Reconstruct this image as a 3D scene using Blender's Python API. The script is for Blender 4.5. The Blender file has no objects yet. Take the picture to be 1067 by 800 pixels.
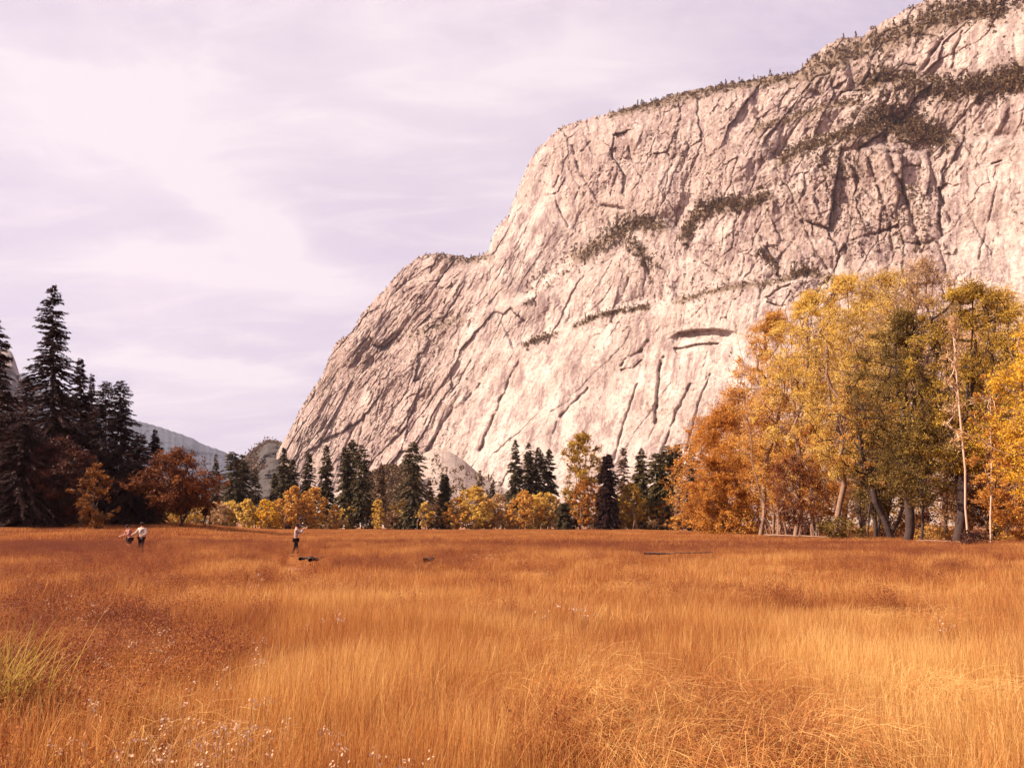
import bpy, math, random
import numpy as np
from mathutils import Vector
PI = math.pi
SC = bpy.context.scene
COL = SC.collection
# ------------------------------------------------------------------ camera
F = 838.0; CX = 533.5; CY = 400.0; HOR = 547.0; EYE = 1.7
PIT = math.atan((HOR-CY)/F)
cam_d = bpy.data.cameras.new('camera'); cam = bpy.data.objects.new('camera', cam_d); COL.objects.link(cam)
cam.location = (0, 0, EYE); cam.rotation_euler = (PI/2+PIT, 0, 0)
cam_d.sensor_width = 36; cam_d.lens = F/1067*36; cam_d.clip_start = 0.1; cam_d.clip_end = 30000
SC.camera = cam
cp, sp = math.cos(PIT), math.sin(PIT)
def ray(px, py):
    v = (CY-py)/F
    return (px-CX)/F, cp-sp*v, sp+cp*v
def at(px, py, Y):
    dx, dy, dz = ray(px, py); k = Y/dy
    return dx*k, Y, EYE+dz*k
# ------------------------------------------------------------------ numpy noise
_rng = np.random.RandomState(7)
PERM = _rng.permutation(4096)
def hsh(i, j, s=0):
    return PERM[(PERM[(i+s*131) & 4095]+j) & 4095]
_ga = _rng.rand(4096)*2*PI
GX, GY = np.cos(_ga), np.sin(_ga)
RV = _rng.rand(4, 4096)
def perlin(x, y, s=0):
    xi = np.floor(x).astype(np.int64); yi = np.floor(y).astype(np.int64)
    xf = x-xi; yf = y-yi
    u = xf*xf*xf*(xf*(xf*6-15)+10); v = yf*yf*yf*(yf*(yf*6-15)+10)
    def g(a, b):
        h = hsh(xi+a, yi+b, s); return GX[h]*(xf-a)+GY[h]*(yf-b)
    a = g(0, 0); b = g(1, 0); c = g(0, 1); d = g(1, 1)
    return 1.5*((a+(b-a)*u)+((c+(d-c)*u)-(a+(b-a)*u))*v)
def fbm(x, y, o=4, s=0, g=.5, l=2.07):
    r = 0; a = 1; t = 0
    for k in range(o):
        r = r+a*perlin(x, y, s+k*17); t += a; a *= g; x = x*l+3.1; y = y*l+1.7
    return r/t
def ridged(x, y, o=4, s=0, g=.5, l=2.1):
    r = 0; a = 1; t = 0
    for k in range(o):
        r = r+a*(1-np.abs(perlin(x, y, s+k*13))*2); t += a; a *= g; x = x*l+5.1; y = y*l+2.7
    return r/t
def worley(x, y, s=0):
    xi = np.floor(x).astype(np.int64); yi = np.floor(y).astype(np.int64)
    f1 = np.full(x.shape, 9.); f2 = np.full(x.shape, 9.); idd = np.zeros(x.shape, np.int64)
    ox = np.zeros(x.shape); oy = np.zeros(x.shape)
    for a in (-1, 0, 1):
        for b in (-1, 0, 1):
            h = hsh(xi+a, yi+b, s)
            cx = xi+a+RV[0][h]; cy = yi+b+RV[1][h]
            d = np.hypot(x-cx, y-cy)
            n = d < f1
            f2 = np.where(n, f1, np.minimum(f2, d))
            f1 = np.where(n, d, f1); idd = np.where(n, h, idd)
            ox = np.where(n, x-cx, ox); oy = np.where(n, y-cy, oy)
    return f1, f2, idd, ox, oy
def sstep(a, b, x):
    t = np.clip((x-a)/(b-a), 0, 1); return t*t*(3-2*t)
# ------------------------------------------------------------------ object helpers
def tag(o, label=None, cat=None, group=None, kind=None):
    if label: o['label'] = label
    if cat: o['category'] = cat
    if group: o['group'] = group
    if kind: o['kind'] = kind
    return o
def mesh_np(name, V, Fc, mat=None, parent=None, attr=None, smooth=False, link=True):
    """V (n,3), Fc (m,k) faces all of the same size; attr: dict name -> (n,4) point colours"""
    me = bpy.data.meshes.new(name)
    V = np.asarray(V, np.float32); Fc = np.asarray(Fc, np.int32)
    m, k = Fc.shape
    me.vertices.add(len(V)); me.vertices.foreach_set('co', V.ravel())
    me.loops.add(m*k); me.loops.foreach_set('vertex_index', Fc.ravel())
    me.polygons.add(m); me.polygons.foreach_set('loop_start', np.arange(0, m*k, k, dtype=np.int32))
    me.polygons.foreach_set('loop_total', np.full(m, k, np.int32))
    if smooth: me.polygons.foreach_set('use_smooth', np.ones(m, bool))
    me.update(calc_edges=True)
    for an, av in (attr or {}).items():
        a = me.attributes.new(an, 'FLOAT_COLOR', 'POINT')
        a.data.foreach_set('color', np.asarray(av, np.float32).ravel())
    if mat: me.materials.append(mat)
    o = bpy.data.objects.new(name, me)
    if link: COL.objects.link(o)
    if parent: o.parent = parent
    return o
def empty(name, loc, rz=0):
    o = bpy.data.objects.new(name, None); o.empty_display_size = .3; COL.objects.link(o)
    o.location = loc; o.rotation_euler = (0, 0, rz); return o
# ------------------------------------------------------------------ materials
class NT:
    def __init__(s, name):
        s.m = bpy.data.materials.new(name); s.m.use_nodes = True
        s.t = s.m.node_tree; s.t.nodes.clear()
        s.out = s.n('ShaderNodeOutputMaterial')
    def n(s, t, **k):
        nd = s.t.nodes.new(t)
        for a, b in k.items():
            if a.startswith('i_'): nd.inputs[int(a[2:]) if a[2:].isdigit() else a[2:].replace('_', ' ')].default_value = b
            else: setattr(nd, a, b)
        return nd
    def l(s, a, b): s.t.links.new(a, b)
    def math(s, op, a, b=None, c=None, clamp=False):
        nd = s.t.nodes.new('ShaderNodeMath'); nd.operation = op; nd.use_clamp = clamp
        for i, v in enumerate((a, b, c)):
            if v is None: continue
            if isinstance(v, (int, float)): nd.inputs[i].default_value = v
            else: s.l(v, nd.inputs[i])
        return nd.outputs[0]
    def mix(s, f, a, b, bt='MIX'):
        nd = s.t.nodes.new('ShaderNodeMix'); nd.data_type = 'RGBA'; nd.blend_type = bt
        for i, v in ((0, f), (6, a), (7, b)):
            if isinstance(v, (int, float)): nd.inputs[i].default_value = v
            elif isinstance(v, tuple): nd.inputs[i].default_value = v if len(v) == 4 else v+(1,)
            else: s.l(v, nd.inputs[i])
        return nd.outputs[2]
    def ramp(s, f, st):
        nd = s.t.nodes.new('ShaderNodeValToRGB'); e = nd.color_ramp.elements
        while len(e) < len(st): e.new(.5)
        for q, (p, c) in zip(e, st):
            q.position = p; q.color = c+(1,) if isinstance(c, tuple) else (c, c, c, 1)
        s.l(f, nd.inputs[0]); return nd.outputs[0]
    def noise(s, vec, scale, detail=4, rough=.55, dist=0):
        nd = s.t.nodes.new('ShaderNodeTexNoise'); nd.inputs['Scale'].default_value = scale
        nd.inputs['Detail'].default_value = detail; nd.inputs['Roughness'].default_value = rough
        nd.inputs['Distortion'].default_value = dist
        if vec is not None: s.l(vec, nd.inputs['Vector'])
        return nd.outputs['Fac']
    def mapping(s, vec, scale=(1, 1, 1), rot=(0, 0, 0), loc=(0, 0, 0)):
        nd = s.t.nodes.new('ShaderNodeMapping'); nd.inputs['Scale'].default_value = scale
        nd.inputs['Rotation'].default_value = rot; nd.inputs['Location'].default_value = loc
        s.l(vec, nd.inputs['Vector']); return nd.outputs[0]
    def pos(s): return s.n('ShaderNodeNewGeometry').outputs['Position']
    def sepattr(s, name, typ='GEOMETRY'):
        a = s.n('ShaderNodeAttribute', attribute_name=name, attribute_type=typ)
        q = s.n('ShaderNodeSeparateColor'); s.l(a.outputs['Color'], q.inputs[0]); return q.outputs
def plain(name, c, rough=.8, var=.25, scale=3.):
    T = NT(name); f = T.noise(T.n('ShaderNodeTexCoord').outputs['Object'], scale, 4)
    b = T.n('ShaderNodeBsdfPrincipled', i_Roughness=rough)
    b.inputs['Specular IOR Level'].default_value = .25
    T.l(T.mix(f, tuple(x*(1-var) for x in c), tuple(min(1, x*(1+var)) for x in c)), b.inputs['Base Color'])
    T.l(b.outputs[0], T.out.inputs[0]); return T.m
def leaf_mat(name, cols, trans=.35, rough=.6):
    """cols: three colours, picked by clump and leaf variation"""
    T = NT(name); a = T.sepattr('lf')
    big = T.noise(T.pos(), .22, 3)
    f = T.math('ADD', T.math('MULTIPLY', a[0], .30), T.math('MULTIPLY', a[1], .45))
    f = T.math('ADD', f, T.math('MULTIPLY', T.math('SUBTRACT', big, .5), .75))
    f = T.math('ADD', f, .10, clamp=True)
    c = T.ramp(f, [(0.05, cols[0]), (.5, cols[1]), (.95, cols[2])])
    d = T.n('ShaderNodeBsdfPrincipled', i_Roughness=rough); T.l(c, d.inputs['Base Color'])
    d.inputs['Specular IOR Level'].default_value = .2
    t = T.n('ShaderNodeBsdfTranslucent'); T.l(c, t.inputs[0])
    m = T.n('ShaderNodeMixShader'); m.inputs[0].default_value = trans
    T.l(d.outputs[0], m.inputs[1]); T.l(t.outputs[0], m.inputs[2]); T.l(m.outputs[0], T.out.inputs[0]); return T.m
def bark_mat(name, a, b):
    T = NT(name); p = T.n('ShaderNodeTexCoord').outputs['Object']
    f = T.noise(T.mapping(p, (6, 6, .9)), 1.5, 6, .65)
    c = T.mix(T.math('MULTIPLY_ADD', f, 2.2, -.6, clamp=True), a, b)
    d = T.n('ShaderNodeBsdfPrincipled', i_Roughness=.9); T.l(c, d.inputs['Base Color'])
    bp = T.n('ShaderNodeBump'); bp.inputs['Strength'].default_value = .7; bp.inputs['Distance'].default_value = .05
    T.l(f, bp.inputs['Height']); T.l(bp.outputs[0], d.inputs['Normal']); T.l(d.outputs[0], T.out.inputs[0]); return T.m
M = {}
M['bark_dark'] = bark_mat('dark_bark', (.022, .011, .009), (.075, .036, .028))
M['bark_brown'] = bark_mat('brown_bark', (.07, .03, .02), (.24, .12, .08))
M['bark_tan'] = bark_mat('tan_bark', (.14, .072, .045), (.36, .20, .13))
M['bark_pale'] = bark_mat('pale_bark', (.38, .22, .15), (.72, .48, .36))
M['needle_dark'] = leaf_mat('shaded_needles', ((.030, .010, .010), (.058, .022, .018), (.105, .045, .030)), .1)  # left grove's shade put into the needle colour; serves other dark conifers too
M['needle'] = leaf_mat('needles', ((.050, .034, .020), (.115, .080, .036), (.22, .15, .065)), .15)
M['needle_olive'] = leaf_mat('olive_needles', ((.06, .04, .015), (.13, .085, .028), (.24, .16, .05)), .2)
M['needle_brown'] = leaf_mat('brown_needles', ((.07, .035, .02), (.16, .08, .04), (.28, .15, .08)), .2)
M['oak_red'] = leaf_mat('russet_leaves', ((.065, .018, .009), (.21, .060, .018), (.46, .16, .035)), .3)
M['shade_orange'] = leaf_mat('shaded_orange_leaves', ((.12, .045, .012), (.28, .10, .02), (.44, .19, .04)), .3)  # orange leaves with the grove's shade mixed into their colour
M['oak_dark'] = leaf_mat('dark_russet_leaves', ((.035, .012, .010), (.075, .022, .014), (.17, .05, .02)), .25)  # russet darkened to carry the left grove's shade; also used on dark undergrowth
M['orange'] = leaf_mat('orange_leaves', ((.32, .115, .022), (.60, .245, .04), (.80, .42, .09)), .4)
M['yellow'] = leaf_mat('yellow_leaves', ((.54, .31, .065), (.80, .52, .11), (.88, .67, .20)), .45)
M['gold'] = leaf_mat('golden_leaves', ((.44, .195, .045), (.72, .365, .075), (.86, .55, .14)), .45)
M['bright'] = leaf_mat('bright_yellow_leaves', ((.52, .25, .02), (.80, .46, .04), (.88, .58, .07)), .45)
M['tan'] = leaf_mat('tan_leaves', ((.34, .185, .09), (.62, .38, .18), (.80, .56, .29)), .4)
M['olive'] = leaf_mat('olive_leaves', ((.085, .046, .014), (.20, .115, .024), (.40, .24, .045)), .3)
M['green_gold'] = leaf_mat('green_gold_leaves', ((.20, .10, .02), (.44, .25, .035), (.70, .46, .07)), .35)
M['brush'] = leaf_mat('ledge_brush_leaves', ((.065, .030, .014), (.14, .073, .030), (.26, .15, .065)), .1)
# ------------------------------------------------------------------ ground
def gz(x, y):
    x = np.asarray(x, float); y = np.asarray(y, float)
    px = CX+F*x/np.maximum(y, 1)
    z = 1.55*sstep(62, 125, y)*sstep(300, 170, px)
    z = z+.10*fbm(x/9+3, y/9, 3, 3)*sstep(0, 12, y)+.25*fbm(x/60, y/60, 2, 9)*sstep(20, 70, y)*sstep(400, 150, y)
    z = z*(1-.9*np.exp(-((x+24)/9)**4)*sstep(30, 38, y)*sstep(66, 58, y))
    z = z+sstep(300, 900, y)*4
    return z
def build_ground():
    r = np.concatenate([np.linspace(0, 60, 90), 60*np.power(9000/60, np.linspace(0, 1, 110)[1:])])
    a = np.linspace(-PI, PI, 361)
    R, A = np.meshgrid(r, a, indexing='ij')
    X = R*np.sin(A); Y = R*np.cos(A)
    Z = np.where(Y > 0, gz(X, np.maximum(Y, .0)), 0)
    V = np.stack([X, Y, Z], -1).reshape(-1, 3)
    n, m = R.shape
    i = (np.arange(n-1)[:, None]*m+np.arange(m-1)[None]).ravel()
    Fc = np.stack([i, i+m, i+m+1, i+1], -1)
    T = NT('meadow_soil'); p = T.pos()
    f = T.noise(p, .8, 6, .7); g = T.noise(p, .04, 4)
    c = T.mix(T.math('MULTIPLY_ADD', f, 1.8, -.4, clamp=True), (.13, .04, .014), (.40, .16, .05))
    c = T.mix(T.math('MULTIPLY_ADD', g, 2.5, -1.0, clamp=True), c, (.26, .08, .03))
    b = T.n('ShaderNodeBsdfPrincipled', i_Roughness=.95); T.l(c, b.inputs['Base Color'])
    T.l(b.outputs[0], T.out.inputs[0])
    tag(mesh_np('ground', V, Fc, T.m, smooth=True), kind='structure')
build_ground()
# ------------------------------------------------------------------ grass
def blades(rs, n, rad, hmin, hmax, wid, bend, square=False, mat=None, up=.0, gauss=True):
    if gauss:
        a = rs.rand(n)*2*PI; r = rad*np.sqrt(rs.rand(n))*(.75+.35*rs.rand(n))
        x = r*np.cos(a); y = r*np.sin(a)
    else:
        x = (rs.rand(n)-.5)*2*rad; y = (rs.rand(n)-.5)*2*rad
    # tufts
    k = max(3, n//22); tx = rs.choice(n, k); ti = rs.randint(0, k, n)
    pull = rs.rand(n)**.8*.6
    X = x*(1-pull)+x[tx][ti]*pull; Y = y*(1-pull)+y[tx][ti]*pull
    h = hmin+(hmax-hmin)*rs.rand(n)**.8*(.7+.3*rs.rand(k)[ti])
    az = rs.rand(n)*2*PI; b = bend*(rs.rand(n)**1.3)*h
    baz = az+rs.randn(n)*.5
    wx, wy = np.cos(az+PI/2), np.sin(az+PI/2)
    dx, dy = np.cos(baz), np.sin(baz)
    V = []
    lev = ((0, 0, 1, 0), (.5, .28, .85, .52), (1, 1, .22, 1.))
    w = wid*(.6+.8*rs.rand(n))
    for t, bf, wf, hf in lev:
        zz = h*hf*(1-.22*bend*bf)
        for sgn in (-1, 1):
            V.append(np.stack([X+dx*b*bf+sgn*wx*w*wf*.5, Y+dy*b*bf+sgn*wy*w*wf*.5, zz], -1))
    V = np.stack(V, 1)      # n,6,3
    base = np.arange(n)[:, None]*6
    Fc = np.concatenate([base+np.array([[0, 1, 3, 2]]), base+np.array([[2, 3, 5, 4]])])
    lf = np.zeros((n, 6, 4)); lf[:, :, 0] = rs.rand(n)[:, None]; lf[:, :, 1] = rs.rand(k)[ti][:, None]
    lf[:, :, 2] = np.array([0, 0, .5, .5, 1, 1])[None]; lf[:, :, 3] = 1
    return V.reshape(-1, 3), Fc, lf.reshape(-1, 4)
def grass_mat():
    T = NT('dry_grass'); a = T.sepattr('lf'); ins = T.n('ShaderNodeAttribute', attribute_name='tone', attribute_type='INSTANCER')
    p = T.pos()
    f = T.math('ADD', ins.outputs['Fac'], T.math('MULTIPLY', T.math('SUBTRACT', a[0], .5), .55))
    f = T.math('ADD', f, T.math('MULTIPLY', T.math('SUBTRACT', a[1], .5), .42))
    f = T.math('ADD', f, T.math('MULTIPLY', T.math('SUBTRACT', T.noise(p, .45, 5, .65), .5), 1.1))
    f = T.math('ADD', f, T.math('MULTIPLY', T.math('SUBTRACT', T.noise(p, 2.2, 3, .6), .5), .8), clamp=True)
    c = T.ramp(f, [(0, (.20, .050, .024)), (.3, (.43, .142, .040)), (.62, (.585, .262, .072)), (1, (.78, .49, .18))])
    d = T.n('ShaderNodeBsdfPrincipled', i_Roughness=.55); d.inputs['Specular IOR Level'].default_value = .25
    T.l(c, d.inputs['Base Color'])
    t = T.n('ShaderNodeBsdfTranslucent'); T.l(c, t.inputs[0])
    m = T.n('ShaderNodeMixShader'); m.inputs[0].default_value = .45
    T.l(d.outputs[0], m.inputs[1]); T.l(t.outputs[0], m.inputs[2]); T.l(m.outputs[0], T.out.inputs[0]); return T.m
M['grass'] = grass_mat()
def instancer(name, P, tone, rot, scl, idx, protos, label, cat):
    """One object: every point of it carries one clump, chosen by idx."""
    src = bpy.data.collections.new(name+'_clumps')
    for k, q in enumerate(protos):
        q.name = '%s_clump_%02d' % (name, k); src.objects.link(q)
    me = bpy.data.meshes.new(name); me.vertices.add(len(P)); me.vertices.foreach_set('co', np.asarray(P, np.float32).ravel())
    def at_(n, t, k, v):
        a = me.attributes.new(n, t, 'POINT'); a.data.foreach_set(k, np.asarray(v).ravel())
    at_('tone', 'FLOAT', 'value', np.asarray(tone, np.float32)); at_('rz', 'FLOAT', 'value', np.asarray(rot, np.float32))
    at_('scl', 'FLOAT_VECTOR', 'vector', np.asarray(scl, np.float32)); at_('idx', 'INT', 'value', np.asarray(idx, np.int32))
    o = bpy.data.objects.new(name, me); COL.objects.link(o)
    g = bpy.data.node_groups.new(name, 'GeometryNodeTree')
    g.interface.new_socket('Geometry', in_out='INPUT', socket_type='NodeSocketGeometry')
    g.interface.new_socket('Geometry', in_out='OUTPUT', socket_type='NodeSocketGeometry')
    N = g.nodes.new; gi = N('NodeGroupInput'); go = N('NodeGroupOutput'); ip = N('GeometryNodeInstanceOnPoints')
    ci = N('GeometryNodeCollectionInfo'); ci.inputs['Collection'].default_value = src
    ci.inputs['Separate Children'].default_value = True; ci.inputs['Reset Children'].default_value = True
    def na(n, t):
        q = N('GeometryNodeInputNamedAttribute'); q.data_type = t; q.inputs['Name'].default_value = n; return q.outputs['Attribute']
    cx = N('ShaderNodeCombineXYZ'); L = g.links.new
    L(na('rz', 'FLOAT'), cx.inputs[2]); L(gi.outputs[0], ip.inputs['Points']); L(ci.outputs[0], ip.inputs['Instance'])
    ip.inputs['Pick Instance'].default_value = True
    L(na('idx', 'INT'), ip.inputs['Instance Index'])
    er = N('FunctionNodeEulerToRotation'); L(cx.outputs[0], er.inputs[0]); L(er.outputs[0], ip.inputs['Rotation'])
    L(na('scl', 'FLOAT_VECTOR'), ip.inputs['Scale']); L(ip.outputs[0], go.inputs[0])
    md = o.modifiers.new('scatter', 'NODES'); md.node_group = g
    tag(o, label, cat, kind='stuff'); return o
def gpos(px, py, h=.35):
    dx, dy, dz = ray(px, py); k = (h-EYE)/dz; return dx*k, dy*k
def ppx(x, y):
    """approximate picture position of the grass top at x, y"""
    yy = np.maximum(y, .5); dz = -(EYE-.45)
    # camera coordinates
    fz = yy*cp+dz*sp; uy = -yy*sp+dz*cp
    return CX+F*x/fz, CY-F*uy/fz
# patches seen in the photograph: (px, py, rx, ry, d tone, d height, matted)
PATCH = [(150, 672, 100, 34, -.32, .0, 0), (35, 690, 50, 45, -.25, 0, 0), (40, 574, 60, 7, -.35, 0, 0), (150, 566, 120, 6, -.2, 0, 0),
         (620, 742, 60, 22, -.14, -.25, 1), (800, 745, 120, 28, -.16, -.3, 1.2), (880, 775, 90, 24, -.04, -.3, 1.2), (690, 765, 70, 25, .16, -.3, 1.2), (940, 700, 150, 50, .22, .0, 0), (1010, 760, 110, 50, .22, 0, .3),
         (950, 628, 130, 9, -.13, 0, 0), (830, 622, 90, 7, -.10, 0, 0), (520, 612, 90, 7, -.10, 0, 0), (400, 650, 120, 14, -.06, 0, 0), (500, 690, 110, 20, .08, 0, 0),
         (250, 648, 45, 16, -.14, 0, 0), (560, 745, 40, 20, -.1, -.1, .4), (700, 568, 200, 5, -.22, 0, 0), (200, 760, 140, 40, -.03, 0, .6), (380, 588, 50, 5, -.15, 0, 0), (1000, 600, 120, 8, .0, 0, 0), (380, 720, 80, 40, .12, 0, 0), (308, 590, 24, 15, 0, -.95, 0), (322, 583, 14, 3, 0, -.4, 0), (448, 583, 9, 3, 0, -.4, 0), (140, 585, 30, 15, 0, -.95, 0)]
def tone_at(x, y):
    px, py = ppx(x, y)
    t = .47+.18*sstep(200, 1000, px)*sstep(560, 700, py)-.12*sstep(350, 0, px)-.11*sstep(595, 562, py)
    mt = np.zeros_like(t); hh = np.ones_like(t)
    nz = fbm(x/2.2, y/3.5, 3, 77)
    for a, b, rx, ry, dt, dh, m in PATCH:
        w = np.exp(-(((px-a)/rx)**2+((py-b)/ry)**2))*np.clip(1+1.6*nz, 0, 2); t = t+dt*w; hh = hh+dh*w; mt = mt+m*w
    t = t+.34*fbm(x/5, y/9, 4, 21)+.26*fbm(x/1.3, y/2.0, 3, 31)*sstep(60, 20, y)
    for wx_, wy_, _ in WALK:                     # trodden, short grass where the walkers stand
        hh = hh*(1-.8*np.exp(-((x/np.maximum(y, 1)-wx_/wy_)*wy_/2.3)**4)*sstep(wy_-27, wy_-18, y)*sstep(wy_+3, wy_+1, y))
    hh = hh*(1+.6*fbm(x/2.4+7, y/2.4, 3, 41))
    return t, hh, mt
def footpos(px, py):
    z = 0.; a, b, c = ray(px, py)
    for _ in range(12): k = (z-EYE)/c; z = z*.5+.5*float(gz(a*k, b*k))
    return a*k, b*k, float(gz(a*k, b*k))
WALK = [footpos(134, 578), footpos(146, 578.5), footpos(307.5, 580)]
def build_grass():
    rs = np.random.RandomState(3); protos = []
    def add(*a, **k):
        V, Fc, lf = blades(rs, *a, **k); protos.append(mesh_np('clump', V, Fc, M['grass'], attr={'lf': lf}, link=False))
    for _ in range(5): add(1150, .75, .24, .70, .0036, .42)         # 0-4 near, upright
    for _ in range(3): add(800, .75, .22, .62, .0055, 1.25)         # 5-7 near, matted
    for _ in range(4): add(1700, 1.6, .26, .68, .0085, .42)           # 8-11 mid
    for _ in range(4): add(1500, 4.2, .34, .66, .032, .4)            # 12-15 far
    tang = []
    for q in range(3):
        rw = np.random.RandomState(60+q); n = 210; sg = 5; V = []; Q = []; lf = []; c0 = 0
        for i in range(n):
            b = rw.randn(2)*.22; az = rw.rand()*6.28; L = .35+.5*rw.rand(); hh = .25+.38*rw.rand(); cu = rw.randn()*1.1; w = .0010+.0009*rw.rand(); pz = b
            for s_ in range(sg+1):
                t_ = s_/sg; a2 = az+cu*t_; pz = pz+np.array([math.cos(a2), math.sin(a2)])*L/sg*(.25+1.2*t_); z_ = hh*math.sin(min(PI*.95, t_*PI*(.55+.35*(i % 3)/2)))+.02
                sd = np.array([-math.sin(a2), math.cos(a2), .4])*w; p_ = np.array([pz[0], pz[1], z_]); V += [p_-sd, p_+sd]; lf += [[(i*.618) % 1, (i*.37) % 1, t_, 1]]*2
            for s_ in range(sg): k_ = c0+2*s_; Q.append([k_, k_+1, k_+3, k_+2])
            c0 += 2*(sg+1)
        tang.append(mesh_np('clump', np.array(V), np.array(Q), M['grass'], attr={'lf': np.array(lf)}, link=False))
    for q in range(3):                                                    # 16-18 reddish weeds between the grass
        rw = np.random.RandomState(40+q); n = 1100; az = rw.rand(26)*6.28; ln = .12+.2*rw.rand(26); b = rw.randint(0, 26, n); t_ = rw.rand(n)**.6
        C = np.stack([np.cos(az[b])*ln[b]*t_, np.sin(az[b])*ln[b]*t_, .05+(.34+.2*rw.rand(26)[b])*t_], -1)+rw.randn(n, 3)*.022
        V, Fc, lf = leafquads(rw, C, .009, rw.rand(26)[b], up=.6, elong=2.6); protos.append(mesh_np('clump', V, Fc, M['grass'], attr={'lf': lf}, link=False))
    protos += tang                                                        # 19-21 bent straw
    P = []
    def zone(y0, y1, step, kind):
        ys = np.arange(y0, y1, step); out = []
        for y in ys:
            half = (y+4)*.72+2
            xs = np.arange(-half, half, step); out.append(np.stack([xs, np.full_like(xs, y)], -1))
        q = np.concatenate(out)+(rs.rand(sum(map(len, out)), 2)-.5)*step*1.1
        t, hh, mt = tone_at(q[:, 0], q[:, 1])
        n = len(q)
        if kind == 0: idx = np.where(rs.rand(n) < mt*1.1-.1, rs.randint(5, 8, n), rs.randint(0, 5, n))
        elif kind == 1: idx = np.where(q[:, 1] > 34, rs.randint(8, 12, n), rs.randint(8, 12, n))
        else: idx = rs.randint(12, 16, n)
        z = gz(q[:, 0], q[:, 1])
        keep = np.ones(n, bool)
        near_ = (q[:, 0] > -38) & (q[:, 0] < -4)
        if kind == 1: keep = (q[:, 1] < 52) | near_
        if kind == 2:
            keep = ~(near_ & (q[:, 1] < 70) & (q[:, 0] > -35) & (q[:, 0] < -7)) & ~((q[:, 1] > 250) | ((q[:, 0] > 40) & (q[:, 1] > 200)))
        P.append((np.column_stack([q, z])[keep], t[keep], rs.rand(keep.sum())*6.28, hh[keep], idx[keep]))
    rw = np.random.RandomState(8); n = 9500; yy = 2.4+62*rw.rand(n)**.85; xx = (rw.rand(n)-.5)*1.5*(yy+3)
    t, hh, mt = tone_at(xx, yy); k = (t+.5*fbm(xx/1.3, yy/2, 3, 71)+.10*sstep(200, 420, ppx(xx, yy)[0])*sstep(26, 14, yy) < .30+.13*rw.rand(n))
    P.append((np.column_stack([xx, yy, gz(xx, yy)])[k], t[k]-.22, rw.rand(k.sum())*6.28, (1.05+.3*rw.rand(n))[k], rw.randint(16, 19, k.sum())))
    n = 3600; yy = 2.2+24*rw.rand(n)**.9; xx = (rw.rand(n)-.5)*1.5*(yy+2.5); t, hh, mt = tone_at(xx, yy)
    k = (fbm(xx/1.7+4, yy/2.6, 3, 73)+mt*.42 > .33)
    P.append((np.column_stack([xx, yy, gz(xx, yy)])[k], (t+.12*rw.randn(n))[k]+.04, rw.rand(k.sum())*6.28, (.6+.4*rw.rand(n))[k], rw.randint(19, 22, k.sum())))
    zone(1.6, 15, .62, 0); zone(13, 73, 1.5, 1); zone(48, 252, 3.9, 2)
    X = np.concatenate([p[0] for p in P]); t = np.concatenate([p[1] for p in P]); r = np.concatenate([p[2] for p in P])
    h = np.concatenate([p[3] for p in P]); ix = np.concatenate([p[4] for p in P])
    s = np.stack([np.ones_like(h), np.ones_like(h), np.clip(h, .1, 1.5)], -1)
    instancer('meadow_grass', X, t, r, s, ix, protos, 'tall dry orange and rust grass covering the whole meadow', 'grass')
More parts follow.
